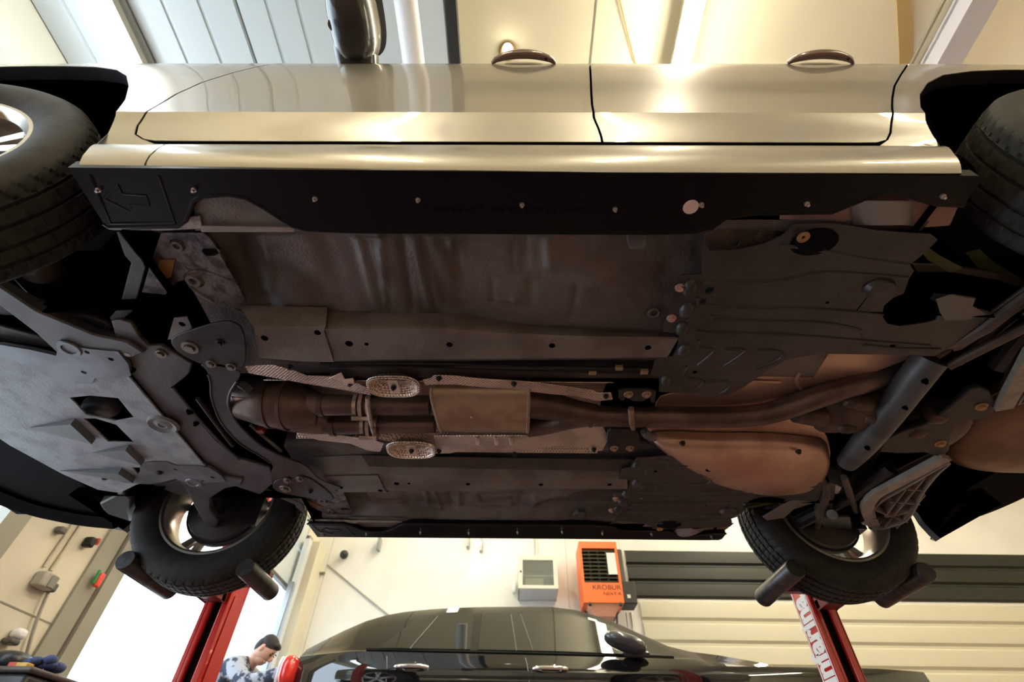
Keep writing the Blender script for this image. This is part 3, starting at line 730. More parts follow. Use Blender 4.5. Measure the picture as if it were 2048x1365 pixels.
def muffler():
    c0 = [B(857, 788, -.02), B(1062, 784, -.02), B(1064, 873, -.02), B(866, 871, -.02)]
    a, c, d, e = c0; rows = []
    y0, y1 = (a.y+c.y)/2, (d.y+e.y)/2; ym = (y0+y1)/2; hy = (y1-y0)/2
    for i, (t, s_) in enumerate(((0, .80), (0, .97), (.012, 1.03), (.03, 1.03), (.035, .985), (.5, 1.0), (.965, .985), (.97, 1.03), (.988, 1.03), (1, .97), (1, .80))):
        row = []
        for k in range(41):
            th = 2*math.pi*k/40; u, v = math.cos(th), math.sin(th); u = math.copysign(abs(u)**.45, u); v = math.copysign(abs(v)**.45, v)
            x = a.x+(c.x-a.x)*t + (.012*(1+u)/2 if t < .1 else 0)
            row.append(Vector((x, ym+hy*u*s_, Z0+.035+.062*v*s_)))
        rows.append(row)
    b = MB().grid(rows); n = len(rows)
    b.add(rows[0], [tuple(range(40))]); b.add(rows[-1], [tuple(range(40))])
    o = b.build('centre_muffler', mufm, car, ang=.6)
    p = B(945, 836, -.028); MB().ell(p, (.008, .008, .004), 12, 6).build('muffler_dimple', mufm, o)
muffler()
b = MB()
tube_px(b, [(1055, 808, .02), (1100, 812, .02), (1150, 824, .01), (1190, 831, .01)], [.048, .048, .040, .038], 20)
tube_px(b, [(1055, 855, .03), (1095, 848, .03), (1140, 836, .015), (1180, 832, .01)], [.036, .038, .038, .036], 20)
b.build('exhaust_collector', exh, car, ang=1)
b = MB()
tube_px(b, [(1170, 832, .01), (1270, 834, .01), (1400, 836, .01), (1500, 834, .01), (1560, 822, .01), (1640, 792, .02), (1720, 768, .04), (1800, 735, .09), (1880, 690, .14)], [.0365]*9, 24, smooth=3)
b.build('rear_exhaust_pipe', exh, car, ang=1)
q = MB().tube([B(1262, 818, -.03), B(1264, 845, -.034), B(1266, 858, 0)], .010, 6); q.build('pipe_clip', mufm, car)
p = B(1180, 832, .01); MB().tube([p-Vector((.006, 0, 0)), p+Vector((.006, 0, 0))], .040, 24).build('pipe_collar', exh, car)
# hanger brackets
plate('hanger_bracket', [(1238, 782), (1252, 779), (1300, 779), (1312, 784), (1310, 806), (1303, 806), (1300, 796), (1285, 804), (1265, 803), (1252, 796), (1247, 803), (1238, 800)], -.012, .008, subm, bevel=.002)
for a, c in ((1257, 789), (1293, 789)): bolt(car, a, c, -.012, .010, mat('copper_bolt', (.45, .33, .25), .4, .7))
plate('hanger_bracket', [(1214, 866), (1222, 858), (1265, 858), (1277, 866), (1280, 890), (1272, 905), (1220, 906), (1214, 890)], -.012, .010, blackpl, bevel=.004)
for a, c in ((1228, 897), (1260, 897)): bolt(car, a, c, -.012, .010, mat('copper_bolt', (.45, .33, .25), .4, .7))
q = MB().tube([B(1288, 862, -.01), B(1295, 872, -.015), B(1310, 876, -.01)], [.014, .016, .012], 12, smooth=1); q.build('rubber_mount', steelg, car)
# tank heat shield (bowed sheet on both sides of the pipe)
TANK = [(1315, 795), (1345, 786), (1400, 788), (1470, 785), (1530, 745), (1600, 705), (1700, 700), (1835, 702), (1835, 712), (1750, 745), (1690, 765), (1650, 790), (1640, 850), (1658, 880), (1662, 915), (1652, 945), (1625, 976), (1540, 984), (1470, 972), (1410, 955), (1370, 925), (1320, 905), (1285, 872), (1300, 850)]
plate('tank_heat_shield', TANK, .055, .004, tankm, sm=1, bevel=.003)
TK2 = [(1292, 868), (1330, 862), (1420, 866), (1530, 866), (1600, 872), (1652, 880), (1660, 912), (1648, 948), (1622, 972), (1540, 980), (1470, 968), (1410, 950), (1370, 925), (1340, 908)]
def tank2():
    base = csmooth([B(a, c, .05) for a, c in TK2], 2); top = []
    cen = sum(base, Vector())/len(base); rows = []
    for u, dz in ((1, 0), (.97, -.03), (.90, -.048), (.80, -.054), (.4, -.058), (0, -.060)):
        rows.append([cen+(p-cen)*u+Vector((0, 0, dz)) for p in base+[base[0]]])
    o = MB().grid(rows).build('fuel_tank_shield', tankm, car, ang=1.2)
    for a, c, r in ((1420, 940, .016), (1587, 941, .014)):
        MB().lathe([(0, 0), (0, r), (.003, r)], B(a, c, -.006), 'z', 18).build('shield_hole', deep, o)
    for a, c in ((1365, 887), (1597, 904)): bolt(o, a, c, -.012, .007, subm, name='rivet')
tank2()
q = MB(); bead(q, [(1410, 760), (1560, 766)], .05, .006); bead(q, [(1600, 745), (1590, 765), (1610, 785)], .05, .006); q.build('shield_crease', tankm, car)

# -------------------------------------------------- rear plastic undershields (near one, mirrored for the far one)
UND = [(1404, 478), (1404, 548), (1362, 551), (1354, 560), (1342, 610), (1326, 652), (1326, 664), (1358, 667), (1356, 690), (1346, 713), (1312, 716), (1301, 750), (1320, 755), (1318, 784), (1345, 786), (1430, 793), (1458, 790), (1488, 775), (1530, 745), (1572, 720), (1640, 708), (1780, 710), (1868, 713), (1900, 695), (1945, 660), (1985, 628), (1972, 622), (1946, 614), (1942, 605), (1953, 597), (1930, 593), (1870, 589), (1862, 600), (1890, 612), (1878, 628), (1872, 640), (1850, 646), (1800, 653), (1775, 648), (1764, 632), (1768, 612), (1785, 597), (1808, 587), (1818, 558), (1828, 542), (1820, 530), (1845, 510), (1876, 480), (1862, 469), (1830, 467), (1760, 462), (1700, 452), (1650, 447), (1590, 448), (1568, 470), (1530, 488), (1470, 500), (1420, 502)]
def under(s):
    b = MB().poly([B(a, c, .0) for a, c in UND], (0, 0, .004), [round_loop((1419, 581), .012, 0, 14), round_loop((1406, 603), .009, 0, 14)])
    z = 0.0
    for p in ([(1395, 595), (1393, 611), (1410, 612), (1500, 617), (1600, 617), (1700, 623), (1765, 630)],
              [(1700, 655), (1650, 645), (1560, 643), (1424, 640), (1421, 634), (1430, 633)], [(1700, 655), (1718, 660), (1728, 672), (1722, 676)],
              [(1397, 661), (1398, 666), (1500, 668), (1600, 671), (1700, 680), (1860, 692)], [(1728, 690), (1780, 697), (1880, 699)],
              [(1398, 680), (1394, 696), (1425, 698), (1430, 704), (1396, 731)], [(1450, 698), (1488, 699), (1491, 705), (1448, 733)], [(1515, 700), (1560, 701), (1567, 712), (1555, 722), (1510, 738)],
              [(1372, 733), (1363, 755), (1400, 760), (1408, 765), (1394, 780), (1365, 780)], [(1410, 763), (1450, 762), (1462, 770), (1452, 782), (1440, 788)],
              [(1404, 565), (1500, 568), (1560, 562), (1640, 545), (1690, 546), (1815, 556)], [(1560, 490), (1640, 500), (1730, 520), (1818, 530)]):
        bead(b, p, z, .0050, 1, .9)
    # scalloped front edge
    for a, c, r in ((1378, 575, .022), (1372, 620, .024), (1362, 655, .02), (1366, 700, .022), (1330, 760, .02)): b.ell(B(a, c, .004), (r*.9, r*1.35, .020), 16, 8)
    if s: b.mirror()
    o = b.build('rear_undershield', shield, car)
    # dished round recess and dark concavity
    d = MB(); c = B(1760, 575, 0); rows = []
    for u, dz in ((1.0, -.001), (.86, .0005), (.7, -.012), (0, -.015)): rows.append([c+Vector((.045*u*math.cos(t), .033*u*math.sin(t), dz)) for t in np.linspace(0, 2*math.pi, 29)])
    d.grid(rows)
    if s: d.mirror()
    d.build('round_dish', shield, o)
    for a, c in ((1360, 576), (1343, 637)): bolt(o, a, c, -.002, .0085, mat('pink_washer', (.62, .42, .34), .4, .5), (s,))
    for a, c, r in ((1390, 745, .007), (1655, 612-6, .004), (1786, 698-6, .007), (1490, 700+4, .004)):
        q = MB().lathe([(0, 0), (0, r), (.002, r)], B(a, c, -.001), 'z', 14)
        if s: q.mirror()
        q.build('shield_hole', deep, o)
both(under)
plate('spring_cup_bracket', [(1408, 472), (1440, 452), (1575, 455), (1560, 474), (1530, 490), (1470, 502), (1410, 505)], .03, .004, brownm, holes=[(1470, 487, .012)], mir=(0, 1), bevel=.002)
def ring(px, py, z, r0, r1, m_, nm, s=0):
    b = MB().lathe([(0, r0), (-.003, r0), (-.005, (r0+r1)/2), (-.003, r1), (0, r1)], B(px, py, z), 'z', 28)
    if s: b.mirror()
    b.build(nm, m_, car)
for s in (0, 1):
    ring(1533, 472, .030, .004, .022, brownm, 'drain_grommet', s); ring(1606, 474, -.012, .004, .014, rustm, 'round_bush', s)
    ring(1308, 626, .050, .010, .019, railm, 'drain_grommet', s)
    q = MB(); c = B(1628, 484, 0); q.grid([[c+Vector((.055*u*math.cos(t)+.01*(1-u), .038*u*math.sin(t), dz)) for t in np.linspace(0, 2*math.pi, 29)] for u, dz in ((1.0, -.001), (.86, .0), (.6, -.010), (0, -.012))])
    if s: q.mirror()
    q.build('undershield_hollow', dull, car)
    q = MB().grid([[B(1872, 600, -.03), B(1905, 590, -.035), B(1950, 597, -.03)], [B(1880, 625, -.01), B(1915, 620, -.02), B(1944, 612, -.01)], [B(1890, 640, .0), B(1930, 640, .0), B(1975, 628, .0)]])
    if s: q.mirror()
    q.build('undershield_duct', mat('grey_plastic_duct', (.12, .12, .12), .45), car, solid=.004)

# -------------------------------------------------- front hardware
SK = [(-60, 690), (0, 688), (60, 697), (112, 712), (128, 690), (140, 694), (182, 700), (236, 706), (254, 728), (256, 748), (300, 797), (360, 870), (412, 932)]
nr = [B(a, c, -.01) for a, c in SK]
fr = [B(a, c, -.01) for a, c in ((412, 932), (345, 942), (310, 950), (250, 965), (205, 985), (180, 972), (130, 935), (60, 892), (0, 850))]
xr = (nr[-1].x+B(256, 748, -.01).x)/2
half = [(-1.20, YM), (-1.20, 1.205), (-1.30, 1.225), (-1.42, 1.27), (-1.55, 1.33), (-1.66, 1.40), (-1.735, 1.375), (-1.80, 1.25), (-1.86, 1.05), (-1.875, YM)]
out = [Vector((x, y, Z0-.01)) for x, y in half] + [Vector((x, 2*YM-y, Z0-.01)) for x, y in half[-2:0:-1]]
H1 = [(140, 796), (180, 792), (236, 797), (268, 836), (232, 843), (172, 830)]
H2 = [(167, 838), (192, 838), (232, 850), (268, 886), (216, 884)]
H3 = [(264, 936), (280, 936), (300, 957), (285, 958)]
def skid():
    b = MB().poly(out, (0, 0, .006), [[B(a, c, -.01) for a, c in h] for h in (H1, H2, H3)])
    o = b.build('engine_skid_plate', skidm, car, bevel=.0025)
    for tip, r0, r1 in (((58, 856), (150, 838), (192, 878)), ((184, 906), (258, 890), (290, 921)), ((118, 942), (243, 937), (272, 956))):
        q = MB(); T, a, c = B(*tip, -.0115), B(*r0, -.0115), B(*r1, -.0115); dn = Vector((0, 0, -.004)); up = Vector((0, 0, .03))
        q.add([T, a, c, a+dn*6, c+dn*6, (a+c)/2+dn*6], [(0, 1, 3), (0, 4, 2), (0, 3, 5), (0, 5, 4), (1, 2, 4, 5, 3)])
        q.build('air_scoop', mat('shadow_grey_scoop', (.13, .14, .155), .6), o, smooth=False)
    q = MB().lathe([(0, .012), (-.004, .015), (0, .030), (-.006, .045), (.002, .052)], B(326, 850, -.012), 'z', 32).lathe([(0, 0), (0, .010)], B(326, 850, -.014), 'z', 12)
    q.build('drain_dish', mat('drain_grey', (.17, .18, .2), .5), o)
    for s in (0, 1):      # stamped side rails of the plate
        q = MB().poly([B(a, c, -.014) for a, c in ((-60, 694), (0, 690), (60, 700), (112, 712), (120, 682), (146, 694), (182, 699), (236, 704), (256, 728), (262, 752), (240, 758), (190, 757), (184, 768), (150, 768), (110, 762), (60, 735), (0, 712), (-60, 705))], (0, 0, .012), [round_loop((174, 705), .007, -.014, 12), round_loop((222, 719), .008, -.014, 12), round_loop((168, 745), .008, -.014, 12)])
        q.lathe([(0, .018), (-.004, .020), (-.004, .03), (0, .032)], B(139, 698, -.014), 'z', 24)
        if s: q.mirror()
        r_ = q.build('skid_plate_rail', mat('blue_grey_steel', (.20, .22, .26), .42, .4, col2=(.13, .14, .17)), o, bevel=.002)
    for a, c in ((210, 956), (320, 945)): bolt(o, a, c, -.014, .009, subm)
skid()
# inside of the engine bay seen through the openings
MB().ell(B(205, 812, .06), (.06, .04, .04), 16, 10, .7).build('oil_sump_boss', steelg, car)
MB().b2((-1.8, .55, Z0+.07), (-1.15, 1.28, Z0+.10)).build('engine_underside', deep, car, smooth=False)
# curved brace and its mounts
BR = [(398, 728), (414, 742), (422, 765), (422, 795), (440, 845), (478, 888), (524, 914), (548, 932), (540, 950), (545, 966), (590, 975), (650, 985), (690, 978), (640, 962), (610, 930), (560, 912), (518, 890), (474, 848), (456, 812), (459, 785), (482, 752), (478, 742), (440, 733)]
def brace():
    b = MB().poly(csmooth([B(a, c, -.02) for a, c in BR], 1), (0, 0, .005))
    e1 = csmooth([B(a, c, -.02) for a, c in BR[1:8]], 2, False); e2 = csmooth([B(a, c, -.02) for a, c in BR[14:21]], 2, False)
    b.tube(e1, .004, 8).tube(e2, .005, 8)
    b.build('curved_front_brace', mat('brace_steel', (.060, .060, .062), .38, .6, col2=(.036, .034, .033), bump=.2), car, bevel=.002)
brace()
MP = [(340, 683), (350, 672), (372, 664), (420, 648), (455, 642), (478, 650), (488, 668), (492, 700), (490, 732), (470, 742), (440, 728), (405, 730), (372, 716), (350, 700)]
mp = plate('brace_mount_plate', MP, -.024, .006, subm, mir=(0, 1), sm=1, bevel=.002)
for a, c, r in ((380, 696, .016), (422, 728, .010), (462, 734, .010), (440, 686, .008)): bolt(mp, a, c, -.026, r, None if a != 440 else subm, (0, 1))
plate('subframe_arm', [(222, 643), (240, 640), (262, 646), (280, 676), (296, 692), (322, 692), (350, 708), (384, 728), (378, 748), (362, 762), (345, 775), (385, 828), (432, 882), (472, 916), (540, 936), (546, 968), (520, 990), (430, 960), (418, 935), (360, 868), (300, 795), (262, 748), (250, 715), (236, 690)], .002, .012, mat('subframe_grey', (.105, .10, .105), .5, .35, col2=(.07, .065, .065), bump=.2), bevel=.003)
q = MB(); bead(q, [(345, 775), (390, 830), (440, 885), (478, 920)], .0, .006); bead(q, [(395, 795), (440, 850), (466, 892)], .004, .008); bead(q, [(290, 790), (350, 862), (400, 925)], -.004, .005); q.build('subframe_rib', subm, car)
for a, c, r in ((258, 706, .010), (322, 708, .011), (262, 740, .008), (380, 824, .008), (392, 848, .006), (372, 704+88, .007)): bolt(car, a, c, -.002, r, boltm if a < 340 and c < 730 else deep)
b = MB(); tube_px(b, [(395, 797, -.01), (430, 845, -.01), (466, 892, -.01)], [.007]*3, 8); b.build('anti_roll_bar', subm, car)
b = MB(); tube_px(b, [(500, 850, .0), (530, 875, .0), (562, 903, .0)], [.006]*3, 8); b.build('sensor_rod', steelg, car)
MB().box(B(522, 860, 0), (.025, .02, .02)).build('red_connector', mat('red_plastic', (.25, .03, .02), .4), car)
plate('perforated_shield', [(462, 794), (512, 802), (524, 828), (542, 850), (516, 846), (490, 822), (474, 806)], -.006, .003, foilp, holes=[(a, c, .0035) for a, c in ((488, 808), (496, 815), (505, 815), (505, 822), (513, 822), (497, 824), (506, 829), (515, 829), (522, 838), (514, 837))], bevel=0)
MB().tube([B(488, 785, .02), B(500, 775, .04)], .03, 16).build('gearbox_mount', steelg, car)
LN = [(232, 464), (249, 512), (262, 526), (252, 565), (239, 614), (219, 636), (224, 645), (239, 644), (264, 624), (276, 589), (291, 536), (284, 520), (272, 507), (246, 474), (238, 463)]
plate('wheel_liner_flange', LN, .03, .004, mat('green_grey_liner', (.085, .105, .10), .5, .1, var=.3), mir=(0, 1), bevel=.002)
plate('tension_strut', [(-80, 545), (0, 573), (60, 600), (120, 620), (200, 640), (224, 656), (216, 668), (150, 666), (100, 652), (50, 632), (0, 632), (-80, 615)], .04, .02, mat('strut_grey', (.085, .08, .078), .5, .3, var=.3), mir=(0, 1), bevel=.006, sm=1)
plate('front_subframe_edge', [(-90, 655), (0, 652), (60, 668), (110, 682), (105, 696), (60, 690), (0, 682), (-90, 680)], .01, .01, subm, mir=(0, 1), bevel=.003)
FB = [(322, 466), (408, 466), (424, 482), (452, 530), (478, 575), (492, 604), (470, 609), (425, 605), (392, 585), (368, 560), (352, 566), (330, 590), (284, 585), (300, 530)]
def fbr(s):
    b = MB().poly([B(a, c, .03) for a, c in FB], (0, 0, .01), [csmooth([B(a, c, .03) for a, c in ((405, 497), (436, 497), (441, 504), (432, 512), (412, 512), (403, 504))], 2)])
    b.lathe([(0, .006), (-.006, .008), (-.006, .014), (0, .018)], B(355, 491, .03), 'z', 24)
    b.lathe([(0, .006), (-.008, .010), (-.008, .018), (0, .026)], B(388, 560, .03), 'z', 24)
    bead(b, [(378, 545), (395, 540), (420, 545), (470, 565)], .03, .004); bead(b, [(372, 555), (385, 580), (425, 603)], .03, .006)
    if s: b.mirror()
    b.build('front_body_bracket', mat('speckled_bracket', (.13, .115, .11), .38, .4, col2=(.04, .034, .032), vscale=26, bump=.4), car, bevel=.002)
both(fbr)
plate('primer_patch', [(320, 520), (350, 520), (342, 555), (326, 560), (312, 550)], .027, .003, mat('orange_primer', (.20, .10, .025), .6), mir=(0, 1), bevel=0)
plate('body_tab', [(348, 636), (374, 634), (384, 657), (350, 678), (335, 680)], .01, .004, railm, holes=[(364, 649, .009)], mir=(0, 1), bevel=.001)
for s in (0, 1):        # lower control arms reaching to the wheels
    q = MB().poly([MY(B(a, c, -.01)) for a, c in ((345, 945), (372, 978), (388, 1012), (410, 1050), (432, 1060), (436, 1045), (420, 1020), (420, 998), (450, 978), (482, 972), (486, 960), (450, 955))], (0, 0, .03))
    if s: q.mirror()
    q.build('front_control_arm', mat('arm_steel', (.10, .10, .11), .45, .4, var=.3), car, bevel=.005)
    q = MB().tube([Vector((XF, .20, Z0+.0)), Vector((XF, .24, Z0+.25)), Vector((XF+.03, .32, Z0+.40))], [.03, .028, .022], 12).tube([(XF+.02, .15, Z0+.09), (XF+.02, .60, Z0+.10)], .018, 12)
    if s: q.mirror()
    q.build('front_suspension_strut', subm, car)
plate('cooler_duct', [(198, 1008), (245, 985), (262, 1000), (258, 1025), (262, 1045), (215, 1030), (205, 1020)], .0, .05, mat('duct_plastic', (.05, .055, .05), .5), mir=(0, 1), bevel=.008)

# -------------------------------------------------- rear axle
def both_tube(name, pts, rs, m_, n=16, flat=1, sm=1, mir=(0, 1), base=0):
    for s in mir:
        q = MB().tube([B(a, c, z) for a, c, z in pts], rs, n, flat=flat, smooth=sm)
        if s: q.mirror()
        q.build(name, m_, car)
bm_ = MB(); tube_px(bm_, [(1862, 716, .03), (1830, 756, .01), (1780, 822, .0), (1730, 886, .0), (1694, 925, .01)], [.046, .046, .046, .044, .036], 18)
o = bm_.build('rear_subframe_beam', mat('beam_steel', (.10, .105, .115), .45, .4, col2=(.065, .065, .068), bump=.2), car)
for a, c in ((1850, 763), (1810, 815), (1735, 896)): bolt(o, a, c, -.038, .006, deep, name='beam_hole')
plate('rear_brace_strip', [(2100, 548), (2048, 580), (1985, 625), (1900, 692), (1908, 705), (1925, 700), (2000, 652), (2048, 618), (2110, 580)], .005, .01, mat('green_grey_brace', (.085, .09, .085), .5, .3), mir=(0, 1), bevel=.003)
plate('rear_lower_crossmember', [(1940, 780), (1960, 776), (1980, 784), (1990, 802), (1987, 826), (1962, 841), (1935, 842), (1915, 852), (1903, 875), (1898, 903), (1880, 915), (1850, 906), (1800, 908), (1760, 905), (1770, 880), (1810, 862), (1850, 850), (1900, 815)], -.01, .02, mat('crossmember_black', (.018, .020, .022), .5, .1, var=.3), bevel=.004)
for a, c in ((1963, 814), (1881, 888)): bolt(car, a, c, -.012, .012, rustm)
b = MB().ell(B(1712, 815, .06), (.14, .10, .07), 24, 14, .8).ell(B(1660, 835, .05), (.06, .05, .05), 16, 10, .7).ell(B(1850, 850, .07), (.13, .12, .07), 24, 14, .8).tube([B(1590, 828, .02), B(1640, 832, .03)], [.03, .04], 16)
for a, c in ((1700, 800), (1725, 805), (1740, 830), (1690, 850), (1870, 830), (1830, 860)): b.ell(B(a, c, .01), (.03, .022, .03), 12, 8, .6)
b.build('rear_differential', mat('differential_alloy', (.10, .065, .048), .5, .4, col2=(.05, .035, .028), vscale=12, bump=.4), car)
# plastic-clad trailing arms with rib lattice
AO = [(1897, 912), (1850, 932), (1790, 962), (1738, 988), (1724, 1002), (1724, 1020), (1738, 1052), (1745, 1074), (1760, 1068), (1812, 1052), (1836, 1020), (1850, 985), (1878, 945), (1906, 915)]
AI = [(1893, 920), (1852, 944), (1800, 975), (1762, 996), (1742, 1016), (1746, 1036), (1754, 1056), (1806, 1042), (1826, 1016), (1842, 980), (1872, 942), (1896, 922)]
def arm(s):
    fl = csmooth([B(a, c, -.01) for a, c in AI], 1)
    q = MB().poly([p+Vector((0, 0, .028)) for p in csmooth([B(a, c, -.01) for a, c in AO], 1)], (0, 0, .006)); q.use(1)
    for p0, p1 in (((1808, 973), (1745, 1058)), ((1846, 950), (1764, 1052)), ((1790, 1052), (1846, 985)), ((1812, 974), (1848, 976)), ((1775, 998), (1836, 1004)), ((1748, 1016), (1812, 1040)), ((1745, 1034), (1826, 1018)), ((1866, 944), (1840, 982))):
        a, c = B(*p0, -.006), B(*p1, -.006); q.strip([a, c], .005, .03)
    q.strip(fl+[fl[0]], .006, .03)
    q.use(2).strip(csmooth([B(a, c, -.014) for a, c in ((1902, 908), (1850, 936), (1790, 968), (1748, 990), (1732, 1012), (1738, 1034), (1748, 1052))], 1, False), [.05]*6+[.05, .045, .04, .04, .035, .03, .02, .02][:6] if 0 else .046, .02)
    if s == 0: q.mirror()
    q.build('trailing_arm_cover', [mat('arm_web', (.10, .05, .035), .6), mat('arm_rib', (.26, .22, .20), .5, var=.3), armm], car)
both(arm)
for s in (0, 1):
    q = MB().tube([B(1664, 1025, .02), B(1664, 1030, -.04)], .020, 20).poly([B(a, c, .015) for a, c in ((1640, 1035), (1700, 1035), (1705, 1062), (1650, 1066))], (0, 0, .01))
    if s == 0: q.mirror()
    q.build('shock_absorber_mount', steelg, car)
    q = MB().tube([B(1640, 955, .03), B(1655, 985, .0), B(1640, 1020, .0), B(1635, 1055, .02)], [.016, .018, .018, .012], 10, smooth=1).tube([B(1688, 955, .0), B(1700, 990, .0), B(1712, 1024, .0)], [.012, .014, .01], 10)
    if s == 0: q.mirror()
    q.build('rear_link', mat('link_brown', (.12, .09, .075), .5, .3, var=.4, bump=.3), car)
    q = MB().tube([(XB+.02, .17, Z0+.09), (XB-.02, .70, Z0+.12)], .02, 12).tube([(XB+.10, .26, Z0-.02), (XB+.10, .30, Z0+.30)], [.05, .05], 20).tube([(XB-.16, .14, Z0+.03), (XB-.05, .42, Z0+.02), (XB+.0, .62, Z0+.03)], [.03, .024, .03], 10)
    if s: q.mirror()
    q.build('rear_suspension', subm, car)
def rmuf():
    b = MB().ell((1.98, 1.00, Z0+.10), (.36, .28, .105), 48, 26, .72)
    o = b.build('rear_muffler', rmufm, car)
    MB().lathe([(0, .2), (-.004, .2)], (1.98, 1.0, Z0), 'z', 8)
    q = MB().ell((1.98, 1.00, Z0+.10), (.366, .286, .012), 48, 8, .72); q.build('muffler_seam', rmufm, o)
rmuf()
for s in (0, 1):
    q = MB().tube([(2.14, .32, Z0+.14), (2.40, .30, Z0+.15)], .04, 24)
    if s: q.mirror()
    q.build('exhaust_tip', chrome, car)
both_tube('blue_hose', [(-10, 500, .12), (30, 530, .12), (60, 575, .13), (75, 610, .14)], .008, mat('blue_hose', (.012, .02, .09), .5), 8)
both_tube('spring_coil', [(60, 470, .14), (95, 540, .13), (150, 600, .13)], .014, subm, 10, mir=(0, 1))
for s in (0, 1):
    q = MB().ell(B(85, 540, .12), (.045, .03, .04), 16, 10, .6)
    if s: q.mirror()
    q.build('brake_caliper', brownm, car)
    q = MB().grid([[B(1838, 498, .06), B(1855, 520, .05), B(1900, 545, .05)], [B(1850, 490, .06), B(1880, 512, .05), B(1925, 535, .05)]])
    if s: q.mirror()
    q.build('green_bracket', mat('green_primer', (.06, .075, .012), .5), car, solid=.004)
    q = MB().grid([[B(1930, 505, .10), B(1960, 540, .10), B(2000, 552, .10)], [B(1960, 500, .10), B(1995, 530, .10), B(2040, 556, .10)]])
    if s: q.mirror()
    q.build('green_arm', mat('green_primer', (1, 1, 1)), car, solid=.004)
plate('rear_side_member', [(1826, 530), (1900, 532), (1990, 545), (2100, 575), (2100, 592), (1990, 560), (1900, 545), (1835, 545)], .05, .01, mat('dark_brown_member', (.03, .018, .014), .6), mir=(0, 1), bevel=.002)
#SCENERY
# ================================================================== lift columns with wheel forks (far side)
def column(xa, prongs, side, label, lettered):
    # xa: x of the face towards the hall's middle, side: +1 when the column stands to the right
    x0, x1 = (xa, xa+.125) if side > 0 else (xa-.125, xa)
    y0, y1 = 2.30, 2.46; zt = 2.05
    t = thing('lift_column', ((x0+x1)/2, (y0+y1)/2, 0), label, 'lift column', 'mobile lift columns behind the far wheels')
    b = MB().b2((x0, y0, .02), (x0+.040, y0+.03, zt)).b2((x1-.036, y0, .02), (x1, y0+.03, zt)).b2((x0, y0+.03, .02), (x0+.012, y1, zt)).b2((x1-.012, y0+.03, .02), (x1, y1, zt)).b2((x0, y1-.012, .02), (x1, y1, zt)).b2((x0, y0, zt-.02), (x1, y1, zt))
    b.build('column_frame', redp, t, bevel=.006)
    MB().b2((x0+.014, y0+.06, .03), (x1-.014, y1-.014, zt-.03)).build('channel', blackm, t, smooth=False)
    MB().b2((x0-.05, y0-.05, .0), (x1+.05, y1+.30, .06)).build('base', redp, t, bevel=.01)
    if not lettered: MB().b2((x1, y0+.035, .30), (x1+.006, y1-.005, 1.02)).build('control_panel', mat('red_control_box', (.50, .035, .03), .45), t, bevel=.002)
    if lettered:
        xf = x0-.0015
        MB().b2((xf, y0+.014, .10), (xf+.001, y0+.022, zt-.1)).b2((xf, y1-.014, .10), (xf+.001, y1-.006, zt-.1)).build('white_stripe', white, t, smooth=False)
        R = Matrix(((0, 0, -1), (0, 1, 0), (1, 0, 0)))   # text runs up the column
        text('lettering', 'pininfarina', .205, .0008, white, t, (xf, y0+.034, .50), R, .66, .009)
    MB().b2((x0-.02, y0-.03, Z0+.06), (x1+.02, y0-.002, Z0+.35)).build('carriage', redp, t, bevel=.004)
    xs = [B(a, c, -.20).x for a, c in prongs]; xm = (min(xs)+max(xs))/2; zb = Z0-.165
    MB().b2((min(xs)+.04, 1.945, zb-.02), (max(xs)-.01, 1.985, zb+.045)).b2(((x0+x1)/2-.05, 1.98, zb+.0), ((x0+x1)/2+.05, y0-.02, zb+.045)).b2(((x0+x1)/2-.05, 2.24, zb+.0), ((x0+x1)/2+.05, y0-.02, zb+.30)).build('fork_beam', mat('dark_red_beam', (.16, .01, .01), .4), t, bevel=.004)
    for a, c in prongs:
        p = B(a, c, -.20); q = Vector((p.x, 1.985, p.z)); b = MB().tube([p, p+Vector((0, .008, 0)), q], [.036, .040, .040], 28)
        b.build('fork_prong', mat('worn_black_roller', (.035, .032, .034), .32, .5, col2=(.06, .055, .055), vscale=30), t)
column(-1.515, [(250, 1120), (490, 1135)], -1, 'red lift column with black channel behind the far front wheel', False)
column(1.54, [(1592, 1136), (1853, 1143)], 1, 'red lift column with white lettering behind the far rear wheel', True)

